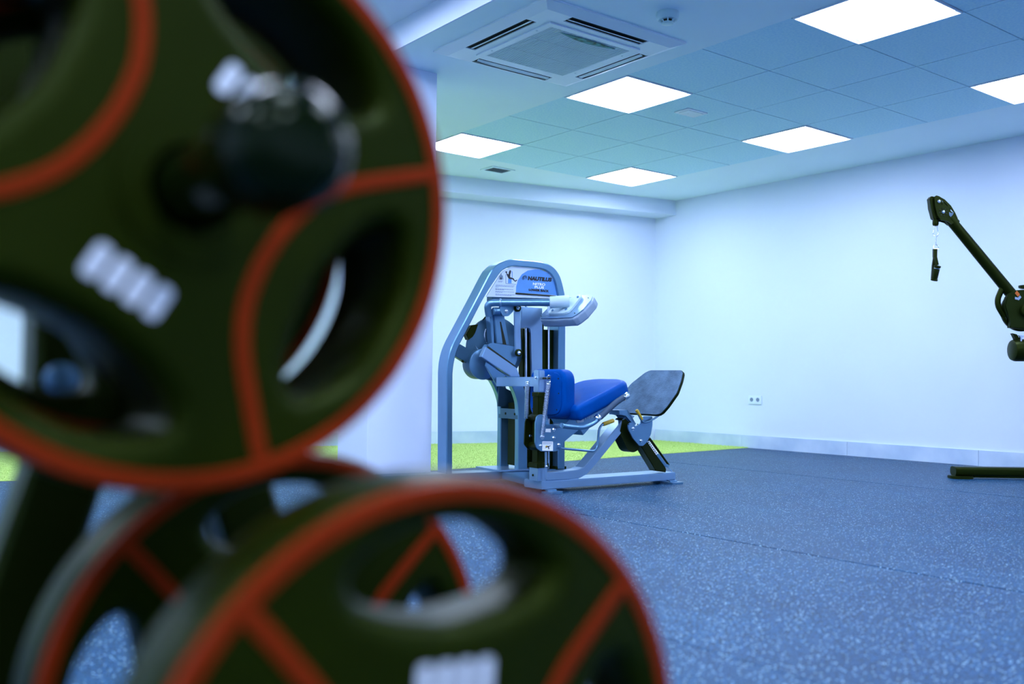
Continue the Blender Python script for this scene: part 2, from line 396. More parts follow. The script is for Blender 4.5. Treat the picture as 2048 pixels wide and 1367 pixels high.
# ================================================================== CEILING FITTINGS
# cassette air conditioner
ac = empty('ceiling_air_conditioner', AC, 'white square cassette air conditioner with four louvres and central grille in ceiling', 'air conditioner')
def rect(hx, hy, z): return [Vector((AC.x-hx, AC.y-hy, z)), Vector((AC.x+hx, AC.y-hy, z)), Vector((AC.x+hx, AC.y+hy, z)), Vector((AC.x-hx, AC.y+hy, z))]
zt, ze, zi = CEIL-0.0005, CEIL-0.010, CEIL-0.032
b = new()
R0, R1, R2, R3, R4 = rect(.503, .510, zt), rect(.503, .510, ze), rect(.47, .477, CEIL-0.022), rect(.44, .445, zi), rect(.385, .39, zi)
def loop(b, A, B):
    va = [b.verts.new(p) for p in A]; vb = [b.verts.new(p) for p in B]
    for i in range(4): b.faces.new((va[i], va[(i+1) % 4], vb[(i+1) % 4], vb[i]))
for A, B in ((R0, R1), (R1, R2), (R2, R3)): loop(b, A, B)
# flat band with four slots cut out: corners and inner/outer strips
so, si, sl = 0.445, 0.370, 0.275
for sx in (-1, 1):
    for sy in (-1, 1):
        lo = (min(sx*sl, sx*.44), min(sy*sl, sy*.445)); hi = (max(sx*sl, sx*.44), max(sy*sl, sy*.445))
        box(b, (AC.x+lo[0], AC.y+lo[1], zi), (AC.x+hi[0], AC.y+hi[1], zi+0.006))
box(b, (AC.x-.372, AC.y-sl, zi), (AC.x+.372, AC.y+sl, zi+0.006)); box(b, (AC.x-sl, AC.y-.372, zi), (AC.x+sl, AC.y+.372, zi+0.006))
obj('housing', b, 'ac', ac, smooth=False)
b = new(); box(b, (AC.x-.438, AC.y-.443, zi+0.0075), (AC.x+.438, AC.y+.443, zi+0.030)); obj('air_duct', b, 'dark', ac, smooth=False)
for k in range(4):
    a = k*math.pi/2; ux, uy = math.cos(a), math.sin(a)
    def L(d, t, z): return Vector((AC.x+ux*d-uy*t, AC.y+uy*d+ux*t, z))
    pts = [L(.393, -.265, zi+.003), L(.393, .265, zi+.003), L(.412, .262, zi-.003), L(.414, .13, zi-.005), L(.415, 0, zi-.006), L(.414, -.13, zi-.005), L(.412, -.262, zi-.003)]
    b = new(); ext(b, pts, (0, 0, 0.003)); obj('louvre', b, 'ac', ac)
b = new()
for (x0, x1, y0, y1) in ((-.327, .327, -.327, -.288), (-.327, .327, .288, .327), (-.327, -.286, -.288, .288), (.286, .327, -.288, .288)):
    box(b, (AC.x+x0, AC.y+y0, zi-0.008), (AC.x+x1, AC.y+y1, zi-0.0005))
gp = obj('grille_panel', b, 'ac', ac, smooth=False)
b = new(); box(b, (AC.x-.286, AC.y-.288, zi-0.0015), (AC.x+.286, AC.y+.288, zi-0.0005)); obj('grille_recess', b, 'dark', ac, smooth=False)
b = new()
for k in range(42):
    x = AC.x-.286+(k+.5)*.572/42
    box(b, (x-.0045, AC.y-.288, zi-0.008), (x+.0045, AC.y+.288, zi-0.003))
for yy in (-.1, .1): box(b, (AC.x-.286, AC.y+yy-.004, zi-0.009), (AC.x+.286, AC.y+yy+.004, zi-0.007))
o = obj('grille_slats', b, 'ac_slat', ac, smooth=False); o['kind'] = 'stuff'
fp = [(AC.x-.20+.40*t, AC.y-.262-.012*math.sin(math.pi*t)) for t in [k/10 for k in range(11)]]
fp2 = [(AC.x-.20+.40*t, AC.y-.262+.035*math.sin(math.pi*t)) for t in [k/10 for k in range(11)]]
b = new(); ext(b, [Vector((p[0], p[1], zi-0.0115)) for p in fp]+[Vector((p[0], p[1], zi-0.0115)) for p in fp2[::-1][1:-1]], (0, 0, 0.002)); tag(obj('filter_edge', b, 'filter', ac), 'greenish crumpled filter showing through the grille')
for (dx, dy) in ((-.31, -.2), (-.31, .2), (.31, -.2), (.31, .2)):
    b = new(); cyl(b, (AC.x+dx, AC.y+dy, zi-0.0095), (AC.x+dx, AC.y+dy, zi-0.007), 0.006, 10); obj('screw', b, 'ac_slat', ac)
# smoke detector
sd = Vector((-1.145, -1.45, CEIL)); r = empty('smoke_detector', sd, 'round pale smoke detector on plaster ceiling beside air conditioner', 'smoke detector')
b = new(); tube(b, [sd+Vector((0, 0, z)) for z in (0, -.012, -.030, -.040)], .06, 28, True, [.056, .060, .058, .048]); obj('base', b, 'detector', r)
b = new(); cyl(b, sd+Vector((0, 0, -.039)), sd+Vector((0, 0, -.052)), .028, 20); obj('sensing_chamber', b, 'dark', r)
for k in range(8):
    a = k*math.pi/4; d = Vector((math.cos(a), math.sin(a), 0)); b = new()
    tube(b, [sd+d*.040+Vector((0, 0, -.038)), sd+d*.030+Vector((0, 0, -.054))], .0035, 6); obj('rib', b, 'detector', r)
b = new(); cyl(b, sd+Vector((0, 0, -.051)), sd+Vector((0, 0, -.060)), .031, 20, .003); obj('cap', b, 'detector', r)
# emergency light plate in a tile, and vent
e = empty('emergency_light', (0.315, -0.29, CEIL), 'small rectangular flush fitting in a ceiling tile between light panels', 'ceiling fitting')
b = new(); box(b, (.215, -.36, CEIL-.008), (.415, -.225, CEIL-.0002), .003, 1); obj('bezel', b, 'panel_frame', e)
b = new(); box(b, (.24, -.34, CEIL-.011), (.39, -.245, CEIL-.0078), .001, 1); obj('lens', b, 'ac', e)
b = new(); cyl(b, (.30, -.28, CEIL-.013), (.30, -.28, CEIL-.0108), .005, 10); obj('indicator', b, 'print_white', e)
v = empty('air_vent', (.385, 2.06, CEIL), 'small dark square vent in plaster ceiling near the boxed beam', 'vent')
b = new()
for (x0, x1, y0, y1) in ((.26, .51, 1.965, 1.985), (.26, .51, 2.135, 2.155), (.26, .285, 1.985, 2.135), (.485, .51, 1.985, 2.135)): box(b, (x0, y0, CEIL-.009), (x1, y1, CEIL-.0002))
obj('frame', b, 'plaster', v, smooth=False)
b = new(); box(b, (.285, 1.985, CEIL-.004), (.485, 2.135, CEIL-.0002)); obj('opening', b, 'dark', v, smooth=False)
for k in range(5):
    y = 2.0+.03*k; b = new(); ext(b, [(.286, y, CEIL-.0085), (.484, y, CEIL-.0085), (.484, y+.016, CEIL-.0048), (.286, y+.016, CEIL-.0048)], (0, 0, .0015)); obj('slat', b, 'ac_slat', v, smooth=False)

# double wall socket on the right wall
s0, s1 = atx(1497, 789, XR), atx(1525, 809, XR); sy, sz = (s0.y+s1.y)/2, (s0.z+s1.z)/2
ws = empty('wall_socket', (XR, sy, sz-.042), 'white double wall socket on the right wall', 'socket')
b = new(); box(b, (XR-.010, sy-.078, sz-.042), (XR-.0003, sy+.078, sz+.042), .004, 2); obj('cover_plate', b, 'socket', ws)
for k in (-1, 1):
    b = new(); ring(b, (XR-.010, sy+k*.036, sz), (-1, 0, 0), .025, .020, .004, 24); o = obj('socket_rim', b, 'socket', ws)
    b = new(); cyl(b, (XR-.0105, sy+k*.036, sz), (XR-.0100, sy+k*.036, sz), .020, 24); obj('socket_well', b, 'grey_vinyl', ws)
    for q in (-1, 1):
        b = new(); cyl(b, (XR-.0112, sy+k*.036+q*.0095, sz), (XR-.0104, sy+k*.036+q*.0095, sz), .0032, 8); obj('pin_hole', b, 'dark', ws)

# ================================================================== LOWER BACK MACHINE
TA = math.radians(7.0)
T1 = Vector((math.cos(TA), -math.sin(TA), 0)); T2 = Vector((math.sin(TA), math.cos(TA), 0)); UZ = Vector((0, 0, 1))
BT = 0.066                                            # top of the base rails
A0 = atz(904, 946.6, BT)                              # front face of the tower, on the base rail
def TP(x, y, w=0.0): return atpl(x, y, A0+T2*w, T2)   # pixel -> tower plane, w behind its front face
def SP(x, y, Y): return aty(x, y, Y)
mach = empty('lower_back_machine', (-1.0, -0.5, 0), 'silver and blue lower back exercise machine with weight tower, seat and footplate', 'gym machine')
def part(name, b, mt, par=mach, **k): return obj(name, b, mt, par, **k)
def tprism(name, px, w0, w1, mt, bev=0.003, rad=0.0, par=mach):
    pts = [TP(x, y, w0) for x, y in px]
    if rad: pts = rnd(pts, rad)
    b = new(); ext(b, pts, T2*(w1-w0), bev); return part(name, b, mt, par)
def sprism(name, px, Y0, Y1, mt, bev=0.003, rad=0.0, par=mach):
    pts = [SP(x, y, Y0) for x, y in px]
    if rad: pts = rnd(pts, rad)
    b = new(); ext(b, pts, (0, Y1-Y0, 0), bev); return part(name, b, mt, par)
def hexbolt(p, n, r, mt='chrome', par=mach, h=0.008, name='bolt'):
    n = Vector(n).normalized(); b = new(); p = Vector(p)
    cyl(b, p, p+n*h*0.35, r*1.35, 14); tube(b, [p+n*h*0.35, p+n*h*0.9, p+n*h], r, 6, True, [r, r, r*0.8]); return part(name, b, mt, par)

# ---- base rails
YF, YB = -0.79, -0.63
b = new(); box(b, (-1.395, YF, 0.022), (-0.352, YB, BT), 0.004, 2); rail = part('seat_rail', b, 'metal_lt')
p1, p2 = Vector((-1.43, -0.70, 0)), atz(1004.3, 943, BT); d2 = Vector((p2.x-p1.x, p2.y-p1.y, 0)).normalized(); nn = Vector((d2.y, -d2.x, 0))
q1 = Vector((-1.394, YF+0.004, 0.024)); q1b = Vector((-1.20, YF+0.03, 0.024)); q2 = Vector((p2.x, p2.y, 0.024))
b = new(); ext(b, [q1, q1b, q2+nn*0.16, q2], (0, 0, BT-0.026), 0.003); part('link_rail', b, 'metal')
bl0 = A0 + T1*(-0.42); br0 = A0 + T1*0.80
b = new(); ext(b, [Vector((bl0.x, bl0.y, .022)), Vector((br0.x, br0.y, .022)), Vector((br0.x, br0.y, .022))+T2*.14, Vector((bl0.x, bl0.y, .022))+T2*.14], (0, 0, BT-.022), .004); part('tower_rail', b, 'metal')
q = [TP(978, 936, 0.0), TP(1118, 944, 0.0)]
b = new(); c0 = A0+T1*.30; c1 = A0+T1*.58
b = new(); ext(b, [Vector((c0.x, c0.y, BT))-T2*.02, Vector((c1.x, c1.y, BT))-T2*.02, Vector((c1.x, c1.y, BT))+T2*.27, Vector((c0.x, c0.y, BT))+T2*.27], (0, 0, .010), .002); part('base_plate', b, 'metal_lt')
def foot(x, y, sx=1):
    b = new(); pts = [(x-.045, y-.06, 0.0), (x+.045, y-.06, 0), (x+.05, y+.02, 0), (x-.05, y+.02, 0)]
    ext(b, rnd(pts, .012, 3), (0, 0, .012)); ext(b, [(x-.03, y-.02, .011), (x+.03, y-.02, .011), (x+.035, y+.02, .022), (x-.035, y+.02, .022)], (0, 0, .006)); return b
part('foot', foot(-1.335, YF+0.005), 'metal'); part('foot', foot(-0.385, YF+0.005), 'metal')
b = new(); ext(b, rnd([(-.39, -.70, 0), (-.31, -.70, 0), (-.31, -.62, 0), (-.39, -.62, 0)], .012, 3), (0, 0, .0225)); part('foot', b, 'metal')
for u in (-0.38, 0.76):
    p = A0+T1*u; b = new(); ext(b, rnd([Vector((p.x, p.y, 0))-T2*.02-T1*.035, Vector((p.x, p.y, 0))-T2*.02+T1*.035, Vector((p.x, p.y, 0))+T2*.15+T1*.035, Vector((p.x, p.y, 0))+T2*.15-T1*.035], .01, 3), (0, 0, .0225)); part('foot', b, 'black_plastic')

# ---- tower arch (one bent flat tube) with its decal shield
outer = [(893, 947), (893.4, 745), (894.6, 728), (897.5, 711), (902, 696), (908, 682), (914.7, 669), (954, 595), (979, 547), (988, 535), (1000, 525.5), (1021, 518.2), (1040, 519), (1083, 523.5), (1106, 533), (1121, 553), (1130, 587), (1131.5, 660), (1130, 937)]
inner = [(905, 947), (905.6, 748), (907, 733), (909.5, 719), (913, 705), (918.5, 691), (926, 676), (967, 597), (993, 556), (1000, 546), (1008, 538.5), (1024, 531.8), (1040, 532.5), (1080, 536.5), (1098, 544), (1110, 561), (1117, 590), (1117.5, 660), (1116, 937)]
op, ip = [TP(x, y) for x, y in outer], [TP(x, y) for x, y in inner]
so_, si_ = [op[0]]+smooth_path(op[1:17], 5)+op[17:], [ip[0]]+smooth_path(ip[1:17], 5)+ip[17:]
b = new(); D = 0.12; N = len(so_)
A = [[b.verts.new(p+T2*w) for p in so_] for w in (0.004, 0.0, 0.0)]
def arch(b, O, I, w0, w1, bev):
    rows = []
    for k in range(len(O)):
        o, i = O[k], I[k]; e = (i-o).normalized()
        rows.append([b.verts.new(o+T2*(w0+bev)), b.verts.new(o+e*bev+T2*w0), b.verts.new(i-e*bev+T2*w0), b.verts.new(i+T2*(w0+bev)),
                     b.verts.new(i+T2*(w1-bev)), b.verts.new(i-e*bev+T2*w1), b.verts.new(o+e*bev+T2*w1), b.verts.new(o+T2*(w1-bev))])
    for k in range(len(rows)-1):
        for j in range(8): b.faces.new((rows[k][j], rows[k][(j+1) % 8], rows[k+1][(j+1) % 8], rows[k+1][j]))
    b.faces.new(rows[0][::-1]); b.faces.new(rows[-1])
b.free(); b = new(); arch(b, so_, si_, 0.0, D, 0.005); part('arch_frame', b, 'metal')
b = new(); ext(b, [TP(1111, 932, .004), TP(1133, 932, .004), TP(1133, 940, .004), TP(1111, 940, .004)], T2*.1, .002); part('leg_cap', b, 'black_plastic')
shield = [(972.5, 593), (997.5, 553.5), (1007, 541), (1024, 533), (1040, 533.5), (1080, 537.5), (1097, 545), (1109, 562), (1115.5, 590), (1116, 597)]
b = new(); ext(b, [TP(x, y, .016) for x, y in shield], T2*.008, .0005, 1); decal = part('shield', b, 'decal_white')
blue = [(1032.5, 585.5)]+[(1032.5+ (1118-1032.5)*0, 575)]
blue = [(1032, 584.5), (1032.5, 573), (1036, 560), (1044, 548), (1056, 540.5), (1070, 538.2), (1081, 538.5), (1096.5, 546), (1108, 562.5), (1114.5, 590)]
b = new(); ext(b, [TP(x, y, .0145) for x, y in blue], T2*.0014); part('blue_panel', b, 'decal_blue', decal)
b = new(); ext(b, [TP(x, y, .010) for x, y in [(1032, 584.8), (1112, 590.8), (1112, 593), (1032, 588)]], T2*.008); part('shield_slot', b, 'dark', decal)
def tline(x0, y0, x1, y1, s, hpx, mt, name, bold=0.0, shear=0.0, w=.0132):
    a, c = TP(x0, y0, w), TP(x1, y1, w); xd = (c-a).normalized(); yd = (UZ - xd*UZ.dot(xd)).normalized()
    hh = (TP(x0, y0-hpx, w)-a).length/0.70
    me = text_mesh(s, hh, a, xd, yd, bold, shear, width=(c-a).length, depth=.0005); return from_mesh(name, me, mt, decal, smooth=False)
tline(1055.5, 559.2, 1103.5, 562.6, 'NAUTILUS', 7.0, 'print_black', 'lettering', .0020, .15)
tline(1065.5, 569.6, 1090, 571.2, 'NITRO', 4.9, 'print_white', 'lettering', .0006)
tline(1069, 575.8, 1087.5, 577.2, 'PLUS', 4.6, 'print_white', 'lettering', .0006)
tline(1057.5, 581.0, 1098, 583.8, 'LOWER BACK', 4.0, 'print_black', 'lettering', .0010)
for rr, ph in ((5.2, 0), (3.4, .5), (1.8, 1.0)):           # the swirl emblem
    c = TP(1049, 555, .0132); b = new(); path = []
    for k in range(20):
        t = -0.6+ph+k*0.27; e1 = T1*math.cos(t)*rr*.00285 + UZ*math.sin(t)*rr*.0026; path.append(c+e1+T1*e1.z*.35)
    tube(b, path, .0011, 5); part('emblem', b, 'print_black', decal)
# instruction panel: diagrams and paragraphs of tiny print
def tpoly(px, mt, name, w=.0142, t=.001):
    b = new(); ext(b, [TP(x, y, w) for x, y in px], T2*t); return part(name, b, mt, decal, smooth=False)
tpoly([(1001.5, 546.5), (1003, 546.5), (1003, 549.5), (1005.5, 551), (1006.5, 558.5), (1005, 558.5), (1004, 554), (1004, 559), (1000, 559), (1000, 554), (999, 558.5), (997.8, 558.5), (999, 551), (1001.5, 549.5)], 'print_grey', 'diagram')
tpoly([(1001, 554.5), (1003, 554.5), (1003, 558.5), (1001, 558.5)], 'print_black', 'diagram', .0136)
tpoly([(1010.5, 543), (1013, 541.8), (1014.5, 544), (1013.5, 546), (1017, 548.5), (1018, 543.5), (1019.5, 540), (1022, 540.5), (1022, 544), (1020.5, 549), (1020.5, 554), (1027, 556), (1030, 561), (1034, 558.8), (1034.5, 560), (1031, 563), (1029, 562), (1025, 558), (1018, 557.5), (1015, 552.5), (1013, 547)], 'print_black', 'diagram')
tpoly([(1016.5, 557), (1023, 557), (1023, 566), (1016.5, 566)], 'decal_blue', 'diagram')
tpoly([(1012, 566.3), (1032, 568), (1032, 568.6), (1012, 566.9)], 'print_grey', 'diagram'); tpoly([(1011.5, 548), (1012.2, 548), (1012.2, 566.5), (1011.5, 566.5)], 'print_grey', 'diagram')
tpoly([(1023, 541), (1025, 543), (1025, 556), (1024, 556), (1024, 544)], 'decal_blue', 'diagram')
for k, (x0, x1, y) in enumerate([(997, 1006, 561), (997, 1004, 563), (992, 1029, 569), (991, 1027, 571), (991, 998, 573), (991, 1027, 576.5), (991, 1008, 578.3), (991, 1028, 581.5), (991, 1005, 583.2), (991, 1030, 587), (991, 1024, 588.9)]):
    n = int((x1-x0)/3.2); q = x0
    b = new()
    while q < x1-1:
        L = random.uniform(1.6, 4.2); e = min(q+L, x1); y0 = y+(q-x0)*.055; y1 = y+(e-x0)*.055
        ext(b, [TP(q, y0, .0142), TP(e, y1, .0142), TP(e, y1+.75, .0142), TP(q, y0+.75, .0142)], T2*.001); q = e+.7
    o = part('small_print', b, 'print_grey', decal, smooth=False); o['kind'] = 'stuff'

# ---- weight stack, guide rods and front upright
tprism('weight_stack', [(1046, 656), (1114, 660), (1112, 936), (1046, 934)], .060, .115, 'stack', .002)
tprism('stack_shroud', [(1066, 640), (1088, 642), (1088, 937), (1066, 936)], .035, .058, 'stack', .002)
for x in (1052, 1097):
    b = new(); cyl(b, TP(x, 596, .045), TP(x, 936, .045), .0085, 12); part('guide_rod', b, 'chrome')
tprism('front_upright', [(1043, 613), (1085, 616), (1085.5, 790), (1064.5, 790), (1063, 664), (1061.5, 657), (1057, 653.5), (1045, 656), (1042, 655)], .012, .034, 'metal_lt', .004)
tprism('crossmember', [(985, 590), (1116, 597), (1116, 612), (985, 604)], .028, .100, 'teal', .002)

# ---- bent support members (a pair, one behind the other) and the plate between
memb = [(958, 694), (973, 689), (1022, 728), (1040, 753), (1052, 785), (1055.5, 815), (1054.5, 940), (1036, 939), (1036.5, 815), (1030, 790), (1014, 762), (962, 708)]
sm = [TP(*p, -.01) for p in memb]
pth_o = [TP(x, y, -.01) for x, y in [(976, 688), (1010, 714), (1030, 735), (1043, 760), (1051, 785), (1054.5, 812), (1055, 860), (1054.5, 940)]]
pth_i = [TP(x, y, -.01) for x, y in [(962, 708), (995, 735), (1012, 753), (1024, 772), (1033, 795), (1036.5, 815), (1037, 860), (1036, 939)]]
so2, si2 = smooth_path(pth_o, 4), smooth_path(pth_i, 4)
for w in (-.01, .205):
    dv = T2*(w+.01); b = new(); arch(b, [p+dv for p in so2], [p+dv for p in si2], 0, .045, .004); part('support_member', b, 'metal')
a, c, d, e = TP(1036, 818, 0), TP(1036, 838, 0), TP(1036, 838, .16), TP(1036, 818, .16)
dz = (a-c).length; x0 = TP(1037, 828, 0)
b = new(); ext(b, [x0-T1*.006, x0-T1*.006+UZ*dz*.5, x0+T2*.23-T1*.006+UZ*dz*.5, x0+T2*.23-T1*.006, x0+T2*.23-T1*.006-UZ*dz*.5, x0-T1*.006-UZ*dz*.5], T1*.008); cp = part('cross_plate', b, 'teal')
for w in (.035, .145): hexbolt(x0+T2*w-T1*.006, -T1, .006, 'black_plastic', cp, .004)
b = new(); e0 = TP(1037, 905, 0.03); ext(b, [e0+UZ*.30, e0+T2*.13+UZ*.30, e0+T2*.13-UZ*.08, e0-UZ*.08], T1*.03); part('inner_cover', b, 'stack')
b = new(); ext(b, [TP(998, 770, .19), TP(1030, 785, .19), TP(1030, 815, .19), TP(996, 812, .19)], T2*.01); part('rear_guard', b, 'teal')

# ---- cam disc, drum, lever mechanism
def disc(name, x, y, rpx, w0, w1, mt, par=mach, bev=.004):
    c = TP(x, y, w0); rr = (TP(x+rpx, y, w0)-c).length; b = new(); cyl(b, c, c+T2*(w1-w0), rr, 48, bev); return part(name, b, mt, par)
camd = disc('cam_disc', 991, 697, 55, .070, .092, 'teal')
for pp in ([(971.6, 657), (969.5, 664), (969, 671), (970.5, 679), (974, 687)], [(950.5, 691), (953.5, 695.5), (957, 699.5)]):
    b = new(); tube(b, smooth_path([TP(x, y, .067) for x, y in pp], 3), .0032, 6); part('cam_slot', b, 'chrome', camd)
disc('cable_drum', 965, 728, 26, .02, .11, 'teal'); disc('drum_flange', 967, 728, 27, .008, .02, 'metal')
b = new(); tube(b, [TP(977, 627, .075), TP(955, 652, .075)], .005, 8); part('cable', b, 'black_plastic')
b = new(); ext(b, [TP(x, y, .055) for x, y in [(943, 650), (957, 648), (951, 665), (946, 673), (938, 679), (933, 668)]], T2*.05, .004); part('cable_clamp', b, 'black')
tprism('rear_strut', [(905, 690), (921, 688), (945, 702), (945, 730), (936, 728), (900, 705)], .06, .10, 'teal', .003)
hexbolt(TP(925, 722, .06), -T2, .006, 'black_plastic')
# levers hanging from the press arm
tprism('lever_plate', [(979, 619), (988, 617), (988.5, 690), (984, 690)], -.005, .05, 'metal', .003)
lv = tprism('lever', [(988, 628), (1009, 628), (1010, 640), (1019, 690), (994, 686)], -.02, .0, 'metal', .003)
tprism('lever_slot', [(1000, 643), (1002, 643), (1013, 689), (1006, 688)], -.022, -.0195, 'dark', .0, par=lv)
b = new(); cyl(b, TP(986, 622, -.05), TP(1004, 622, -.05), .023, 20, .004); part('pivot_barrel', b, 'metal')
tprism('pivot_lug', [(1000, 610), (1030, 608), (1027, 622), (1017, 632), (1006, 632), (1001, 622)], -.075, -.058, 'metal', .003, .01)
hexbolt(TP(1012.5, 622, -.076), -T2, .009)
ln = tprism('link_bar', [(1029, 618), (1041, 619), (1042.5, 704), (1031, 703)], -.07, -.055, 'metal_lt', .003)
for (x, y) in ((1036.5, 615.5), (1038.5, 705)):
    c = TP(x, y, -.09); b = new(); cyl(b, c, c+T2*.02, .0225, 24, .004); o = part('roller_cap', b, 'black_plastic')
    hexbolt(c, -T2, .0065, 'chrome', o); b = new(); c2 = TP(x-11, y-1, -.055); cyl(b, c, c+T2*.06, .013, 14); part('axle', b, 'metal_lt')
yoke = tprism('yoke_plate', [(974, 690), (981, 686), (989, 685.5), (1031, 693), (1035, 705), (1034, 721), (1029, 733), (1022, 729)], -.055, -.045, 'metal', .003)
b = new(); ext(b, [TP(x, y, -.095) for x, y in [(972, 693), (963, 713), (1022, 752), (1040, 752), (1034, 736)]], T2*.035, .003); part('yoke_arm', b, 'metal_lt')
b = new(); ext(b, [TP(x, y, -.066) for x, y in [(978, 693), (1031, 731), (1025, 734), (975, 696)]], T2*.018); part('yoke_gap', b, 'dark')
tprism('gusset', [(973, 724), (1012, 751), (1003, 756), (998, 772), (995, 772), (971, 731)], -.09, -.078, 'metal', .002)

# ---- press arm with head pad
arm0 = TP(974, 606, -.03); VN = Vector((math.sin(YAW), math.cos(YAW), 0))
def AP(x, y): return atpl(x, y, arm0, VN)              # the arm swings out across the view
path = round_path([TP(978, 632, -.02), AP(974, 606), AP(1000, 605), AP(1112, 604.5)], .035)
b = new(); tube(b, path, .0215, 18); part('press_arm', b, 'metal')
b = new(); cyl(b, AP(999, 605), AP(1003, 605), .0245, 20, .002); part('weld_collar', b, 'metal_lt')
pn = Vector((.643, 0, -.766))                          # the pad leans back; this points from board to cushion
pc = AP(1132, 621)
def PP(x, y, o=0.0): return atpl(x, y, pc+pn*o, pn)
padtop = [(1081.5, 636), (1080, 631), (1103, 608), (1122, 597), (1160, 590.5), (1180, 589), (1184.5, 592), (1182, 599), (1166, 618), (1152, 629), (1144, 633.5), (1110, 635.8)]
hp_pts = rnd([PP(x, y) for x, y in padtop], .004, 2)
cen = sum(hp_pts, Vector())/len(hp_pts)
b = new(); ext(b, hp_pts, pn*.006, .0015, 1); hb = part('pad_board', b, 'metal_lt')
big = [cen+(p-cen)*1.05 for p in hp_pts]; b = new(); cushion(b, rnd([p+pn*.0062 for p in big], .02, 3), pn*.060, .014); part('head_pad', b, 'grey_vinyl')
b = new(); cyl(b, AP(1099, 604.5), AP(1139, 602), .036, 28, .007); sh = part('arm_clamp', b, 'pale_plastic')
cl = [(1098, 629), (1100, 624), (1106, 619), (1140, 600), (1158, 593), (1164, 592), (1163, 597), (1143, 622), (1136, 627), (1128, 629), (1104, 630)]
b = new(); ext(b, rnd([PP(x, y, -.001) for x, y in cl], .006, 3), -pn*.013, .003); part('clamp_flange', b, 'pale_plastic', sh)
for x, y in ((1106, 620.5), (1132, 618.5), (1156, 594)): hexbolt(PP(x, y, -.0145), -pn, .006, 'metal', hb)
for x, y in ((1082.5, 632), (1149.5, 626), (1176.5, 595.5)):
    q = PP(x, y, -.0005); b = new(); cyl(b, q, q-pn*.003, .003, 8); part('screw', b, 'dark', hb)

# ---- hip pad, its bracket and black slide post
YC = -0.70
PX = -1.30
hp = rnd([Vector((PX, -.855, .405)), Vector((PX, -.545, .405)), Vector((PX, -.545, .672)), Vector((PX, -.855, .672))], .075, 7)
b = new(); cushion(b, hp, (.085, 0, 0), .022); hipp = part('hip_pad', b, 'vinyl')
cen = sum(hp, Vector())/len(hp); b = new(); ext(b, [cen+(p-cen)*.86+Vector((-.006, 0, 0)) for p in hp], (.008, 0, 0), .002, 1); bb = part('pad_backing', b, 'vinyl', hipp)
for yy, zz in ((-.81, .62), (-.815, .54), (-.80, .45), (-.59, .62), (-.59, .45)):
    b = new(); cyl(b, (PX-.008, yy, zz), (PX-.005, yy, zz), .004, 8); part('screw', b, 'dark', bb)
post_c = atz(1079, 955, BT)
PXc, PYc = -1.380, -.735
b = new(); box(b, (PXc-.034, PYc-.042, BT), (PXc+.034, PYc+.036, BT+.075), .003, 2); sock = part('post_socket', b, 'metal_lt')
hexbolt((PXc-.035, PYc, BT+.03), (-1, 0, 0), .005, 'black_plastic', sock, .004)
b = new(); box(b, (PXc-.040, PYc-.046, BT+.07), (PXc+.040, PYc+.040, BT+.098), .004, 2); part('socket_cap', b, 'black_plastic')
b = new(); box(b, (PXc-.024, PYc-.026, BT+.09), (PXc+.024, PYc+.026, .545), .004, 2); post = part('slide_post', b, 'black')
b = new(); box(b, (PXc-.027, PYc-.029, .52), (PXc+.027, PYc+.029, .5449), .003, 1); part('post_cap', b, 'black_plastic')
b = new(); box(b, (PXc-.022, PYc-.024, .545), (PXc+.022, PYc+.024, .665), .004, 2); hd = part('post_head', b, 'metal_lt')
hexbolt((PXc-.0225, PYc, .622), (-1, 0, 0), .007, 'chrome', hd)
# spring bar from the tower to the post head
s0 = SP(998, 760, PYc); 
pa, pb = TP(996, 763, -.10), Vector((PXc, PYc, .635))
sb = [TP(997, 754, -.10), TP(997, 772, -.10)]
hh = (sb[0]-sb[1]).length; L0 = (sb[0]+sb[1])/2; L1 = Vector((PXc+.03, PYc, L0.z+.004)); dd = (L1-L0).normalized(); nd = Vector((dd.y, -dd.x, 0)).normalized()
b = new(); ext(b, [L0-UZ*hh/2-nd*.018, L0+UZ*hh/2-nd*.018, L1+UZ*hh/2-nd*.018, L1-UZ*hh/2-nd*.018], nd*.036, .003); part('spring_bar', b, 'metal_lt')
b = new(); ext(b, [(PXc+.028, PYc-.01, .50), (PXc+.028, PYc-.01, .63), (PX-.004, PYc-.01, .63), (PX-.004, PYc-.01, .58)], (0, .02, 0), .002); part('pad_bracket', b, 'metal_lt')
# springs
def spring(name, p, q, r, turns):
    p, q = Vector(p), Vector(q); u, v = frame_of(q-p); path = []; n = turns*10
    for k in range(n+1):
        t = k/n; a = 2*math.pi*turns*t; path.append(p+(q-p)*t+(u*math.cos(a)+v*math.sin(a))*r)
    b = new(); tube(b, path, .0022, 5); return part(name, b, 'chrome')
spring('coil_spring', SP(1055, 762, -.70), SP(1053, 836, -.70), .0115, 26)
spring('coil_spring', SP(1097.5, 762, -.83), SP(1085, 868, -.83), .0125, 34)
b = new(); c = SP(1098, 755, -.83); path = [c+Vector((math.cos(t)*.014, 0, math.sin(t)*.014)) for t in [k*.5 for k in range(11)]]; tube(b, path, .002, 6); part('spring_hook', b, 'chrome')
b = new(); tube(b, [SP(1085, 756, -.75), SP(1099, 756, -.835)], .006, 8); part('hook_pin', b, 'dark')

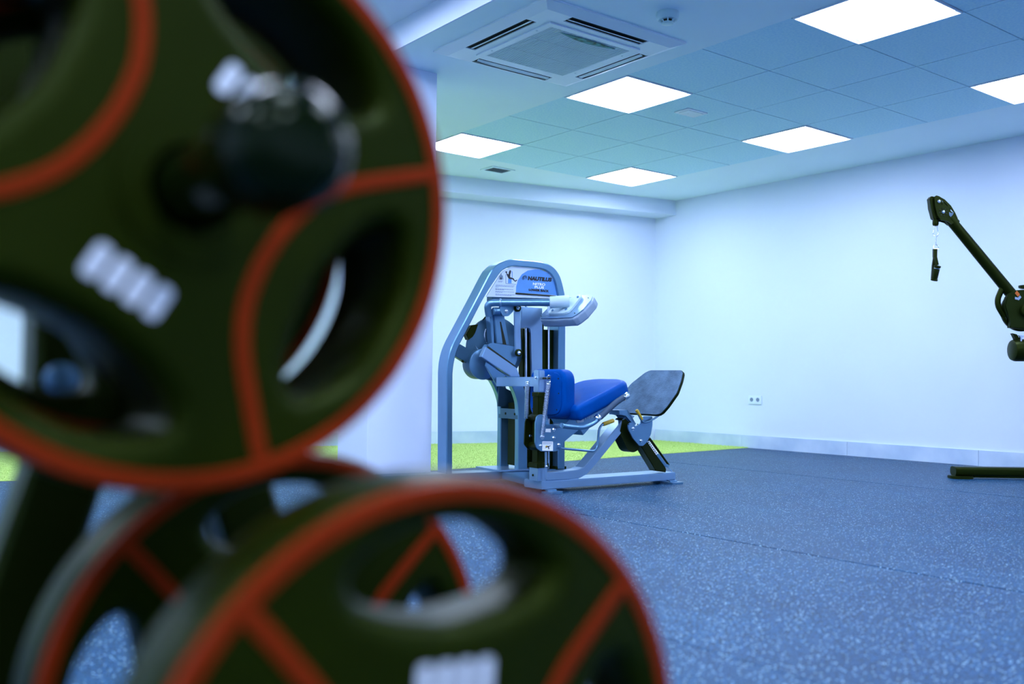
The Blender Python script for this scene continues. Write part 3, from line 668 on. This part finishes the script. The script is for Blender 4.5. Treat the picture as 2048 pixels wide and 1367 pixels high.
# ---- slider carriage: two side plates and rollers
cp_px = [(1071, 846), (1074, 832), (1081, 828), (1094, 829), (1097, 848), (1129, 848), (1146, 832), (1161, 856), (1127, 884), (1124, 896), (1112, 902), (1082, 902), (1074, 896), (1070.5, 886)]
car = sprism('carriage_plate', cp_px, -.815, -.807, 'metal', .0015, .008)
sprism('carriage_plate', [(1051, 844), (1055, 832), (1062, 829), (1076, 840), (1076, 900), (1058, 899), (1049, 888)], -.690, -.682, 'black', .001, .008)
for x, y in ((1063, 835), (1062, 891)):
    b = new(); cyl(b, SP(x, y, -.69), SP(x+22, y+1.5, -.80), .022, 22, .004); part('roller', b, 'black')
for x, y, r_ in ((1084, 873, .011), (1081, 891, .008), (1107.5, 858.5, .008), (1107, 875, .0075), (1117, 889, .0075)):
    hexbolt(SP(x, y, -.8152), (0, -1, 0), r_, 'chrome', car, .009)
hexbolt(SP(1060, 871, -.692), (0, -1, 0), .007, 'chrome', mach)
st = sprism('handle_sticker', [(1085, 882), (1106, 882.5), (1106, 901), (1084.5, 900.5)], -.8165, -.8150, 'print_white', 0, par=car)
sprism('sticker_print', [(1090, 896), (1094, 892), (1103, 890), (1098, 893), (1098.5, 898), (1097, 898), (1096, 893.5)], -.8172, -.8163, 'print_black', 0, par=car)
sprism('sticker_print', [(1091, 891.5), (1095, 890), (1095, 892.5), (1091, 894)], -.8172, -.8163, 'yellow', 0, par=car)
for yy in (884.2, 886.8):
    b = new(); x = 1086.5
    while x < 1104:
        ext(b, [SP(x, yy, -.8172), SP(x+1.8, yy, -.8172), SP(x+1.8, yy+1, -.8172), SP(x, yy+1, -.8172)], (0, .001, 0)); x += 2.6
    o = part('small_print', b, 'print_grey', car, smooth=False); o['kind'] = 'stuff'
sprism('small_sticker', [(1092, 857), (1101.5, 857), (1101.5, 864), (1091, 863.5)], -.8165, -.8150, 'print_white', 0, par=car)
b = new(); cyl(b, SP(1091.5, 903, -.80), SP(1092.5, 958, -.80), .0065, 12); part('lift_rod', b, 'metal_lt')
hexbolt(SP(1092, 932.5, -.807), (0, -1, 0), .007)

# ---- seat with its supports and side handle
sd_ = Vector((.932, 0, .365)).normalized(); sn = Vector((-sd_.z, 0, sd_.x))
s_or = Vector((-1.235, 0, .463))
def SQ(a, y, h=0): return s_or+sd_*a+Vector((0, y, 0))+sn*h
outl = rnd([SQ(-.02, -.905), SQ(.20, -.915), SQ(.40, -.895), SQ(.445, -.80), SQ(.445, -.60), SQ(.40, -.505), SQ(.20, -.485), SQ(-.02, -.495)], [.02, .1, .05, .05, .05, .05, .1, .02], 5)
outl = [p+sn*(-.075) for p in outl]
b = new(); cushion(b, outl, sn*.085, .028, 6, .004)
for vv in b.verts:
    a = (vv.co-s_or).dot(sd_); h = (vv.co-s_or).dot(sn)
    if h > -.03: vv.co += sn*(-.012*((a-.15)/.3)**2 + .006)
part('seat', b, 'vinyl')
b = new(); ext(b, [SQ(.02, -.80, -.077), SQ(.36, -.80, -.077), SQ(.34, -.80, -.10), SQ(.06, -.80, -.19)], (0, .20, 0), .003); ss = part('seat_support', b, 'metal')
sprism('scale_sticker', [(1152, 836), (1167, 832.5), (1168, 843), (1155, 846)], -.806, -.8003, 'print_white', 0, par=ss)
for k in range(6):
    sprism('scale_mark', [(1171+k*3.6, 834-k*1.0), (1172.2+k*3.6, 833.6-k*1.0), (1171.6+k*3.6, 839-k*1.0), (1170.4+k*3.6, 839.4-k*1.0)], -.8015, -.8000, 'print_white', 0, par=ss)
hpx = [(1124, 851), (1140, 853), (1166, 854), (1186, 846), (1200, 834), (1228, 808), (1240, 799), (1252, 791)]
path = smooth_path([SP(x, y, -.93) for x, y in hpx], 5)
b = new(); tube(b, path, .0135, 14); hnd = part('side_handle', b, 'metal')
b = new(); tube(b, path[20:34], .0165, 16); part('grip_sleeve', b, 'dark_grip', hnd)
for x0, y0, x1, y1 in ((1193, 838.5, 1198, 832), (1247, 795.5, 1255, 789)):
    b = new(); cyl(b, SP(x0, y0, -.93), SP(x1, y1, -.93), .0195, 18, .003); part('grip_collar', b, 'chrome', hnd)
b = new(); cyl(b, SP(1124, 850, -.93), SP(1110, 850, -.80), .0135, 14); part('handle_mount', b, 'metal')
rodp = round_path([SP(x, y, -.83) for x, y in [(1121, 896), (1188, 902), (1195, 892), (1198, 858), (1203, 849), (1214, 845)]], .03)
b = new(); tube(b, rodp, .0068, 10); lvh = part('adjust_lever', b, 'metal')
b = new(); cyl(b, SP(1206, 848, -.83), SP(1227, 840.5, -.83), .0115, 14, .004); tag(part('lever_grip', b, 'yellow', lvh), 'yellow lever grip')

# ---- bent strut from the rail up to the footplate
sto = [(1094, 944), (1146, 940), (1164, 935), (1178, 922), (1256, 826)]
sti = [(1094, 961), (1150, 957), (1168, 951), (1188, 933), (1270, 832)]
O_, I_ = [SP(x, y, YF+.008) for x, y in sto], [SP(x, y, YF+.008) for x, y in sti]
def archY(b, O, I, w0, w1, bev):
    rows = []
    Yv = Vector((0, 1, 0))
    for k in range(len(O)):
        o, i = O[k], I[k]; e = (i-o).normalized()
        rows.append([b.verts.new(o+Yv*(w0+bev)), b.verts.new(o+e*bev+Yv*w0), b.verts.new(i-e*bev+Yv*w0), b.verts.new(i+Yv*(w0+bev)),
                     b.verts.new(i+Yv*(w1-bev)), b.verts.new(i-e*bev+Yv*w1), b.verts.new(o+e*bev+Yv*w1), b.verts.new(o+Yv*(w1-bev))])
    for k in range(len(rows)-1):
        for j in range(8): b.faces.new((rows[k][j], rows[k][(j+1) % 8], rows[k+1][(j+1) % 8], rows[k+1][j]))
    b.faces.new(rows[0][::-1]); b.faces.new(rows[-1])
b = new(); archY(b, smooth_path(O_, 4), smooth_path(I_, 4), 0, .075, .004); part('bent_strut', b, 'metal_lt')
b = new(); wb = SP(1150, 957, YF+.008); box(b, (wb.x-.03, YF+.01, BT-.001), (wb.x+.03, YF+.08, BT+.012)); part('weld_pad', b, 'metal_lt')
# saddle block on top of the strut
sprism('strut_head', [(1238, 820), (1256, 819), (1268, 840), (1273, 847), (1269, 851), (1262, 843), (1252, 830), (1238, 829)], YF-.01, YF+.075, 'metal', .003)

# ---- footplate
fA, fB = Vector((-.62, 0, .424)), Vector((-.47, 0, .68)); fd = (fB-fA).normalized(); fn = Vector((-fd.z, 0, fd.x))
def FP(x, y): return atpl(x, y, fA, fn)
fpx = [(1300, 739.5), (1362, 739.5), (1366.5, 743), (1363, 760), (1354, 785), (1335, 812), (1322, 826.5), (1312, 829), (1232, 824), (1222, 820), (1228, 806), (1262, 766), (1290, 744)]
fpo = rnd([FP(x, y) for x, y in fpx], .012, 3); fpc = sum(fpo, Vector())/len(fpo)
b = new(); ext(b, [p-fn*.003 for p in fpo], -fn*.016, .002, 1); ft = part('footplate', b, 'black')
b = new(); ext(b, [fpc+(p-fpc)*.985 for p in fpo], -fn*.0029); part('rubber_sheet', b, 'grip_plate', ft)
b = new(); ext(b, [FP(x, y)-fn*.0181 for x, y in [(1290, 760), (1330, 765), (1310, 815), (1250, 810)]], -fn*.02, .002); part('footplate_bracket', b, 'black', ft)
# heart plate, shock and slanted black post
hr = sprism('pivot_plate', [(1272, 853), (1281, 846), (1287, 832), (1305, 832), (1305, 850), (1302, 868), (1294, 884), (1286, 891), (1279, 891), (1266, 876), (1257, 858), (1256, 849), (1261, 844), (1266, 846)], YF-.03, YF-.022, 'metal', .0015, .008)
for x, y in ((1265.5, 856.5), (1281.5, 881)): hexbolt(SP(x, y, YF-.0302), (0, -1, 0), .008, 'chrome', hr, .009)
for x, y in ((1257.5, 848.5), (1275.5, 848)):
    b = new(); q = SP(x, y, YF-.031); cyl(b, q, q+Vector((0, .002, 0)), .0035, 8); part('screw', b, 'dark', hr)
sprism('damper', [(1247, 833), (1262, 848), (1280, 890), (1276, 900), (1266, 905), (1256, 900), (1240, 866)], YF+.004, YF+.075, 'black', .008, .02)
sp = sprism('slant_post', [(1280, 888), (1297, 874), (1303, 880), (1333, 938), (1332, 944), (1312, 941)], YF+.005, YF+.06, 'black', .003)
sprism('scale_strip', [(1294.5, 882.5), (1299, 881), (1317, 906), (1312.5, 909)], YF+.0025, YF+.0048, 'print_white', 0, par=sp)
for k in range(7):
    t = k/6.5; sprism('scale_mark', [(1297-.8+16*t, 883.5+22.5*t), (1298+.4+16*t, 883+22.5*t), (1299+16*t, 885+22.5*t), (1297.4+16*t, 885.6+22.5*t)], YF+.0015, YF+.0024, 'print_black', 0, par=sp)
sprism('slide_strip', [(1312.5, 909), (1317, 906), (1335, 932), (1331, 934)], YF+.002, YF+.0048, 'metal', 0, par=sp)
b = new(); tube(b, [SP(1299, 876, YF+.02), SP(1337, 929, YF+.02)], .007, 10); part('guide_strut', b, 'black')
b = new(); tube(b, [SP(1334, 930, YF+.02), SP(1344, 943, YF+.02)], .003, 8); part('guide_wire', b, 'metal_lt')
b = new(); cyl(b, SP(1335, 931, YF+.01), SP(1335, 931, YF+.03), .01, 12); part('guide_pin', b, 'metal')
rodp = round_path([SP(x, y, YF-.045) for x, y in [(1276, 827), (1284, 843), (1292, 845), (1310, 836), (1334, 818)]], .02)
b = new(); tube(b, rodp, .0058, 10); l2 = part('footplate_lever', b, 'metal')
b = new(); cyl(b, SP(1273, 819, YF-.045), SP(1284, 839, YF-.045), .0095, 14, .004); tag(part('lever_grip', b, 'yellow', l2), 'yellow lever grip')
b = new(); q = SP(1334, 817.5, YF-.045); tube(b, [q, q+Vector((0, .12, .02))], .006, 8); part('lever_end', b, 'metal', l2)

# ================================================================== CABLE MACHINE (black, right edge)
CQ = atz(1898, 958, 0)+Vector((.05, .05, 0)); CN = Vector((math.sin(YAW), math.cos(YAW), 0)); CR = Vector((math.cos(YAW), -math.sin(YAW), 0))
def KP(x, y, w=0.0): return atpl(x, y, CQ+CN*w, CN)
cab = empty('cable_machine', (1.95, -1.88, 0), 'black cable machine with raised pulley arm and floor stabiliser rail by right wall', 'gym machine')
def cpart(name, b, mt, par=cab, **k): return obj(name, b, mt, par, **k)
def kprism(name, px, w0, w1, mt, bev=.003, rad=0.0, par=cab):
    pts = [KP(x, y, w0) for x, y in px]
    if rad: pts = rnd(pts, rad)
    b = new(); ext(b, pts, CN*(w1-w0), bev); return cpart(name, b, mt, par)
# floor rail with rounded profile
r0 = KP(1908, 946); r0.z = .049; prof = rnd([Vector((-.045, -.030, 0)), Vector((.045, -.030, 0)), Vector((.045, .030, 0)), Vector((-.045, .030, 0))], .022, 5)
b = new(); ext(b, [r0+CN*p.x+UZ*p.y for p in prof], CR*.95); cpart('floor_rail', b, 'black')
b = new(); ext(b, [r0+CN*p.x*.96+UZ*p.y*.96-CR*.006 for p in prof], CR*.008, .002, 1); cpart('rail_end_cap', b, 'black_plastic')
b = new(); f0 = KP(1898, 955); ext(b, rnd([Vector((f0.x, f0.y, 0))-CN*.06, Vector((f0.x, f0.y, 0))-CN*.06+CR*.15, Vector((f0.x, f0.y, 0))+CN*.06+CR*.15, Vector((f0.x, f0.y, 0))+CN*.06], .05, 6), (0, 0, .0195), .003); cpart('rail_foot', b, 'black_plastic')
b = new(); f1 = r0+CR*.85; ext(b, rnd([Vector((f1.x, f1.y, 0))-CN*.06-CR*.07, Vector((f1.x, f1.y, 0))-CN*.06+CR*.07, Vector((f1.x, f1.y, 0))+CN*.06+CR*.07, Vector((f1.x, f1.y, 0))+CN*.06-CR*.07], .03, 4), (0, 0, .0195), .003); cpart('rail_foot', b, 'black_plastic')
b = new(); e0 = r0+CR*.12-UZ*.028; ext(b, [e0-CN*.03, e0-CN*.03+CR*.8, e0+CN*.03+CR*.8, e0+CN*.03], (0, 0, -.012)); cpart('rail_skid', b, 'black')
# upright column, out of frame to the right
b = new(); c0 = r0+CR*.62+UZ*.03; ext(b, rnd([c0-CN*.05-CR*.06, c0+CN*.05-CR*.06, c0+CN*.05+CR*.06, c0-CN*.05+CR*.06], .02, 3), UZ*1.72); cpart('upright', b, 'black')
b = new(); m0 = KP(2036, 640, .05); m1 = c0+UZ*(m0.z-c0.z); cyl(b, m0, m1, .045, 18); cpart('arm_mount', b, 'black')
# arm
b = new(); tube(b, [KP(1902, 441), KP(2026, 592)], .034*1.0, 20, True, [.033, .037]); cpart('pulley_arm', b, 'black')
b = new(); tube(b, [KP(1899, 436), KP(1910, 449)], .037, 20); cpart('arm_collar', b, 'black_plastic')
hpx = [(1869, 393), (1873, 390.5), (1878, 392), (1890, 399), (1902, 411), (1910, 424), (1915.5, 436), (1912, 442), (1903, 448), (1897, 443), (1889, 440.5), (1882, 440), (1875, 430), (1870, 410)]
slots = [[(1882, 400), (1884, 400), (1894, 409), (1896, 412.5), (1894, 411.5), (1887, 405)], [(1898, 416), (1900.5, 416), (1907, 423), (1905, 424.5), (1901, 421)], [(1883, 405), (1886, 408), (1881.5, 409)]]
for w0 in (-.034, .022):
    b = new(); es = []                                  # cheek plate with real cut-outs
    for lp in [hpx]+slots:
        vv = [b.verts.new(KP(x, y, -.034)+CN*(w0+.034)) for x, y in lp]
        es += [b.edges.new((vv[k], vv[(k+1) % len(vv)])) for k in range(len(vv))]
    bmesh.ops.triangle_fill(b, use_beauty=True, edges=es)
    r_ = bmesh.ops.extrude_face_region(b, geom=list(b.faces)[:])
    bmesh.ops.translate(b, vec=CN*.008, verts=[g for g in r_['geom'] if isinstance(g, bmesh.types.BMVert)])
    hd = cpart('pulley_cheek', b, 'black_plastic', smooth=False)
    if w0 < 0: cheek = hd
c = KP(1884, 421, -.02); b = new(); tube(b, [c, c+CN*.008, c+CN*.016, c+CN*.024, c+CN*.032], .07, 28, True, [.058, .055, .048, .055, .058]); cpart('pulley_wheel', b, 'black')
for x, y, r_ in ((1886.5, 423.5, .008), (1878, 402.5, .008)): hexbolt(KP(x, y, -.0345), -CN, r_, 'chrome', cheek)
for k in range(8):
    a = k*math.pi/4+.2; p = KP(1886.5, 423.5, -.0348); d = CR*math.cos(a)+UZ*math.sin(a); b = new(); tube(b, [p+d*.018, p+d*.03], .0028, 6); cpart('spoke_slot', b, 'dark', cheek)
kprism('cheek_clip', [(1898.5, 424), (1903, 426), (1908, 424), (1906, 429), (1901.5, 434), (1898.5, 430)], -.040, -.0338, 'chrome', .001, par=cheek)
kprism('pulley_guard', [(1859.5, 396.5), (1863, 392), (1868, 392.5), (1871, 410), (1876, 430), (1872, 439), (1867, 436), (1862, 415)], -.02, .03, 'black', .004)
b = new(); tube(b, [KP(1873, 425, 0), KP(1871.5, 440, 0)], .006, 8); cpart('cable', b, 'black_plastic')
b = new(); tube(b, [KP(1871, 438, 0), KP(1871, 441, 0), KP(1871, 448, 0), KP(1871, 451.5, 0)], .02, 18, True, [.012, .020, .020, .015]); cpart('cable_stop', b, 'black_plastic')
# arm base: handle, adjustment disc with bright dots for its holes, motor end
b = new(); tube(b, round_path([KP(2005, 574, 0), KP(1995, 598, 0), KP(1996, 612, 0), KP(2008, 632, 0)], .04), .0185, 14); cpart('adjust_handle', b, 'black')
dc = KP(2042, 622, .0); rr = .135
b = new(); cyl(b, dc-CN*.012, dc+CN*.012, rr, 48, .003); ad = cpart('adjustment_disc', b, 'black')
for k in range(16):
    a = math.radians(152+k*6.2)
    for q, r_ in ((.118, .0048), (.102, .0032)):
        p = dc+(CR*math.cos(a)+UZ*math.sin(a))*q-CN*.0124; b = new(); cyl(b, p, p-CN*.002, r_, 8); cpart('index_glint', b, 'chrome', ad)  # chrome dots stand in for light showing through the disc's holes
kprism('arm_root', [(2014, 594), (2020, 586), (2032, 580), (2070, 577), (2075, 660), (2020, 655), (2022, 640), (2010, 610)], -.055, -.013, 'stack', .006)
kprism('warning_sticker', [(2030, 586), (2034, 581), (2040, 588), (2036, 593)], -.058, -.0552, 'orange', 0)
kprism('steel_bracket', [(2030, 593), (2036, 595), (2040, 590), (2043, 594), (2038, 600), (2030, 598)], -.060, -.0552, 'chrome', .001)
kprism('lock_pin', [(2041, 570), (2060, 568), (2060, 578), (2046, 577), (2041, 575)], -.03, .0, 'black', .003)
b = new(); q = KP(2052, 620, -.056); cyl(b, q, q-CN*.03, .045, 28, .006); cpart('hub_cap', b, 'black')
kprism('lower_link', [(2026, 666), (2034, 668), (2046, 684), (2046, 700), (2034, 682)], -.03, .01, 'black', .003)
kprism('link_hardware', [(2037, 670), (2055, 671), (2055, 673), (2044, 674), (2044, 683), (2041, 682), (2041, 673)], -.045, -.0305, 'chrome', .001)
mot = [(2022, 690), (2026, 683), (2034, 679), (2080, 679), (2080, 721), (2036, 721), (2028, 717), (2022.5, 706)]
b = new(); cyl(b, KP(2022, 700, .0), KP(2100, 700, .0), .074, 32, .025); cpart('counterweight', b, 'black')

# ---- handle hanging from the cable (lifts off its hook)
han = empty('strap_grip_attachment', KP(1871, 562, 0), 'black strap handle hanging on chrome snap hook from the pulley arm', 'handle')
def hpart(name, b, mt, par=han, **k): return obj(name, b, mt, par, **k)
b = new(); tube(b, [KP(x, y, 0) for x, y in [(1868, 451.5), (1868, 458), (1865.8, 466), (1867.5, 471), (1871.5, 473.5), (1875.5, 471), (1877, 466), (1874.8, 458), (1874, 451.5)]], .0032, 8); hpart('snap_hook', b, 'chrome')
b = new(); tube(b, [KP(1871.6, 472, 0), KP(1871.8, 490, 0)], .0045, 8, True); hpart('swivel', b, 'chrome')
b = new(); tube(b, [KP(x, y, 0) for x, y in [(1866.8, 497.5), (1867.5, 492.5), (1870, 489.5), (1873.5, 489.5), (1876.5, 492.5), (1877.3, 497.5), (1866.8, 497.5)]], .003, 8); hpart('d_ring', b, 'chrome')
def hp_(px, w0, w1, name, mt='black_plastic'):
    b = new(); ext(b, [KP(x, y, w0) for x, y in px], CN*(w1-w0), .001, 1); return hpart(name, b, mt)
hp_([(1868, 497), (1875, 497), (1874.5, 514), (1868, 514)], -.012, .012, 'strap')
hp_([(1868, 513), (1871, 513), (1868.2, 556), (1863.5, 556), (1865.5, 530)], .0, .018, 'strap')
hp_([(1870, 513), (1874.5, 513), (1878, 529), (1871.5, 531)], -.018, .0, 'strap')
a_, c_ = KP(1875, 531, -.02), KP(1868, 561, .01)
b = new(); cyl(b, a_, c_, .0195, 20, .002); gr = hpart('grip', b, 'black_plastic')
dd = (c_-a_).normalized()
for p, q in ((a_, a_+dd*.010), (c_-dd*.012, c_)):
    b = new(); cyl(b, p, q, .0225, 20, .002); hpart('grip_collar', b, 'black', gr)
b = new(); ring(b, a_+dd*.016, dd, .0202, .0185, .003, 20); hpart('grip_ring', b, 'chrome', gr)

# ================================================================== WEIGHT PLATE RACK (foreground)
S = 1.15                                   # real size of the plates: radius 0.17 x 1.15
def FG(x, y, z): return C + (Vector((x, y, z))-C)*S
RP = .17*S
Yv = Vector((0, 1, 0))
def plate(name, c, rot, label, T=.066, k=1.0, group='rubber weight plates on the rack'):
    """c: centre of the visible face, rot: degrees of the first striped grip; face toward -y"""
    root = empty(name, c, label, 'weight plate', group)
    R = RP*k; rot = math.radians(rot)
    def P2(r, a): return (r*R*math.cos(a), r*R*math.sin(a))
    cu = bpy.data.curves.new('p', 'CURVE'); cu.dimensions = '2D'; cu.fill_mode = 'BOTH'
    bev = .015; cu.bevel_depth = bev; cu.bevel_resolution = 4; cu.extrude = T/2-bev; cu.offset = -bev
    def spl(pts):
        sp = cu.splines.new('POLY'); sp.points.add(len(pts)-1); sp.use_cyclic_u = True
        for k, p in enumerate(pts): sp.points[k].co = (p[0], p[1], 0, 1)
    spl([P2(1.0, 2*math.pi*k/128) for k in range(128)])
    spl([P2(.16, 2*math.pi*k/40) for k in range(40)])
    for g in range(4):
        a0 = rot+g*math.pi/2; pts = []
        raw = [(.57, -.20), (.545, 0), (.57, .20), (.63, .38), (.72, .49), (.80, .46), (.845, .25), (.855, 0), (.845, -.25), (.80, -.46), (.72, -.49), (.63, -.38)]
        v3 = [Vector((*P2(r_, a0+t), 0)) for r_, t in raw]; sm_ = smooth_path(v3+[v3[0]], 5)[:-1]
        spl([(p.x, p.y) for p in sm_])
    ob = bpy.data.objects.new('p', cu); COL.objects.link(ob); bpy.context.view_layer.update()
    me = bpy.data.meshes.new_from_object(ob.evaluated_get(bpy.context.evaluated_depsgraph_get())); bpy.data.objects.remove(ob); bpy.data.curves.remove(cu)
    mm = Matrix(((1, 0, 0, c.x), (0, 0, 1, c.y+T/2), (0, 1, 0, c.z), (0, 0, 0, 1)))
    me.transform(mm); me.flip_normals()
    from_mesh('plate_body', me, 'rubber', root)
    def W(u, v, h): return Vector((c.x+u, c.y+h, c.z+v))
    # red line round the rim
    def band(name, A, B, closed, par=root, h=.0022):
        b = new(); n = len(A); rows = []
        for k in range(n):
            a, q = A[k], B[k]; m_ = ((a[0]+q[0])/2, (a[1]+q[1])/2)
            rows.append([b.verts.new(W(a[0], a[1], .004)), b.verts.new(W(a[0]*.9+m_[0]*.1, a[1]*.9+m_[1]*.1, -h*.6)), b.verts.new(W(m_[0], m_[1], -h)), b.verts.new(W(q[0]*.9+m_[0]*.1, q[1]*.9+m_[1]*.1, -h*.6)), b.verts.new(W(q[0], q[1], .004))])
        for k in range(n if closed else n-1):
            A_, B_ = rows[k], rows[(k+1) % n]
            for j in range(4): b.faces.new((A_[j], A_[j+1], B_[j+1], B_[j]))
            b.faces.new((A_[4], A_[0], B_[0], B_[4]))
        return obj(name, b, 'red', par)
    n = 128; band('rim_stripe', [P2(.985, 2*math.pi*k/n) for k in range(n)], [P2(.925, 2*math.pi*k/n) for k in range(n)], True)
    for g in (0, 2):
        a0 = rot+g*math.pi/2
        cl_ = [(.955*math.cos(.745), .955*math.sin(.745)), (.56, .50), (.43, .355), (.355, .22), (.325, .09), (.32, 0)]
        full = cl_+[(x, -y) for x, y in cl_[::-1][1:]]
        pth = smooth_path([Vector((x, y, 0)) for x, y in full], 6)
        A, B = [], []
        for k, p in enumerate(pth):
            d = (pth[min(k+1, len(pth)-1)]-pth[max(k-1, 0)]).normalized(); nrm = Vector((-d.y, d.x, 0))*.029
            for L_, sgn in ((A, 1), (B, -1)):
                q = p+nrm*sgn; L_.append((R*(q.x*math.cos(a0)-q.y*math.sin(a0)), R*(q.x*math.sin(a0)+q.y*math.cos(a0))))
        band('grip_stripe', A, B, False)
    b = new(); ring(b, Vector((c.x, c.y-.003, c.z)), Yv, .245*R, .15*R, .012, 40); obj('hub_ring', b, 'rubber', root)
    # white weight marking on the plain sectors: a row of bold strokes
    for g in (1, 3):
        a0 = rot+g*math.pi/2; d = Vector((math.cos(a0), 0, math.sin(a0))); t = Vector((math.sin(a0), 0, -math.cos(a0)))
        b = new()
        for k in range(4):
            p = Vector((c.x, c.y-.0006, c.z))+d*R*.38+t*R*(-.111+.074*k)
            w_, h_ = R*.027, R*.058
            ext(b, rnd([p-t*w_-d*h_, p+t*w_-d*h_, p+t*w_+d*h_, p-t*w_+d*h_], w_*.8, 4), Yv*.003)
        obj('weight_marking', b, 'print_white', root)
    return root
cL, cU, cK = FG(-4.4222, -4.4083, .385), FG(-4.5229, -4.2967, .7099), FG(-4.4078, -4.1818, .3831)
cU2 = FG(-4.5229, -4.190, .7099)
plate('weight_plate', cU, -31.8, 'large black rubber weight plate with red rim, outer plate on the upper peg', .118)
plate('weight_plate', cL, -3.5, 'black red-rimmed weight plate, outer plate on the lower peg')
plate('weight_plate', cK, -2.5, 'dark red-rimmed weight plate behind another on the lower peg')
plate('weight_plate', cU2, -130.0, 'smaller red-rimmed weight plate hidden behind another on the upper peg', .045, .87)
# rack: bent A-frame legs behind the plates, pegs toward the room's front
YR = FG(0, -4.035, 0).y
rk = empty('plate_rack', (cU.x, YR+.03, 0), 'black A-frame weight plate rack with protruding pegs', 'rack')
def rpart(name, b, mt, par=rk, **k): return obj(name, b, mt, par, **k)
def leg(pts, wd, name='leg'):
    b = new(); n = len(pts); O = []; I = []
    for k, p in enumerate(pts):
        d = (pts[min(k+1, n-1)]-pts[max(k-1, 0)]).normalized(); nr = Vector((d.z, 0, -d.x))
        O.append(p+nr*wd/2); I.append(p-nr*wd/2)
    archY(b, O, I, 0, .06, .006); return rpart(name, b, 'black')
la = [aty(x, y, YR) for x, y in [(150, 700), (142, 940), (92, 1085)]]
top = Vector((cU.x, YR, cU.z+.18)); ld = (la[2]-la[1]).normalized()
flo = la[2]+ld*((la[2].z-.03)/-ld.z)
leg([top, la[0], la[1], la[2], flo], .065)
ra = [aty(x, y, YR+.0605) for x, y in [(495, 1000), (528, 1110)]]; rd = (ra[1]-ra[0]).normalized()
rtop = ra[0]-rd*((top.z-ra[0].z)/-rd.z); fr = ra[1]+rd*((ra[1].z-.03)/-rd.z)
leg([rtop, ra[0], ra[1], fr], .065)
b = new(); hpz = [aty(x, y, YR+.125) for x, y in [(-260, -160), (640, -160), (630, 60), (480, 330), (300, 420), (60, 420), (-260, 330)]]; ext(b, rnd(hpz, .03, 4), Yv*.006); rpart('added_dark_sheet', b, 'black')  # added dark sheet blacking out the bright view through the upper plate's grips
b = new(); box(b, (flo.x-.12, YR-.02, 0), (fr.x+.12, YR+.14, .03), .006, 2); rpart('base_bar', b, 'black')
for q in (flo, fr):
    b = new(); box(b, (q.x-.035, YR-.30, 0.0), (q.x+.035, YR+.42, .0299), .006, 2); rpart('base_foot', b, 'black')
for c in (cU, cK):
    ye = FG(0, -4.430, 0).y if c is cU else cL.y-.05
    b = new(); cyl(b, (c.x, ye, c.z), (c.x, YR+.09, c.z), .0245, 24, .004); pg = rpart('peg', b, 'gloss_black')
    b = new(); tube(b, [Vector((c.x, ye-.012, c.z)), Vector((c.x, ye-.008, c.z)), Vector((c.x, ye+.004, c.z)), Vector((c.x, ye+.035, c.z)), Vector((c.x, ye+.038, c.z))], .03, 32, True, [.012, .025, .0335, .035, .032]); rpart('peg_cap', b, 'gloss_black', pg)
b = new(); q = aty(118, 758, YR); cyl(b, (q.x, YR-.014, q.z), (q.x, YR, q.z), .014, 16, .003); rpart('bolt', b, 'metal')
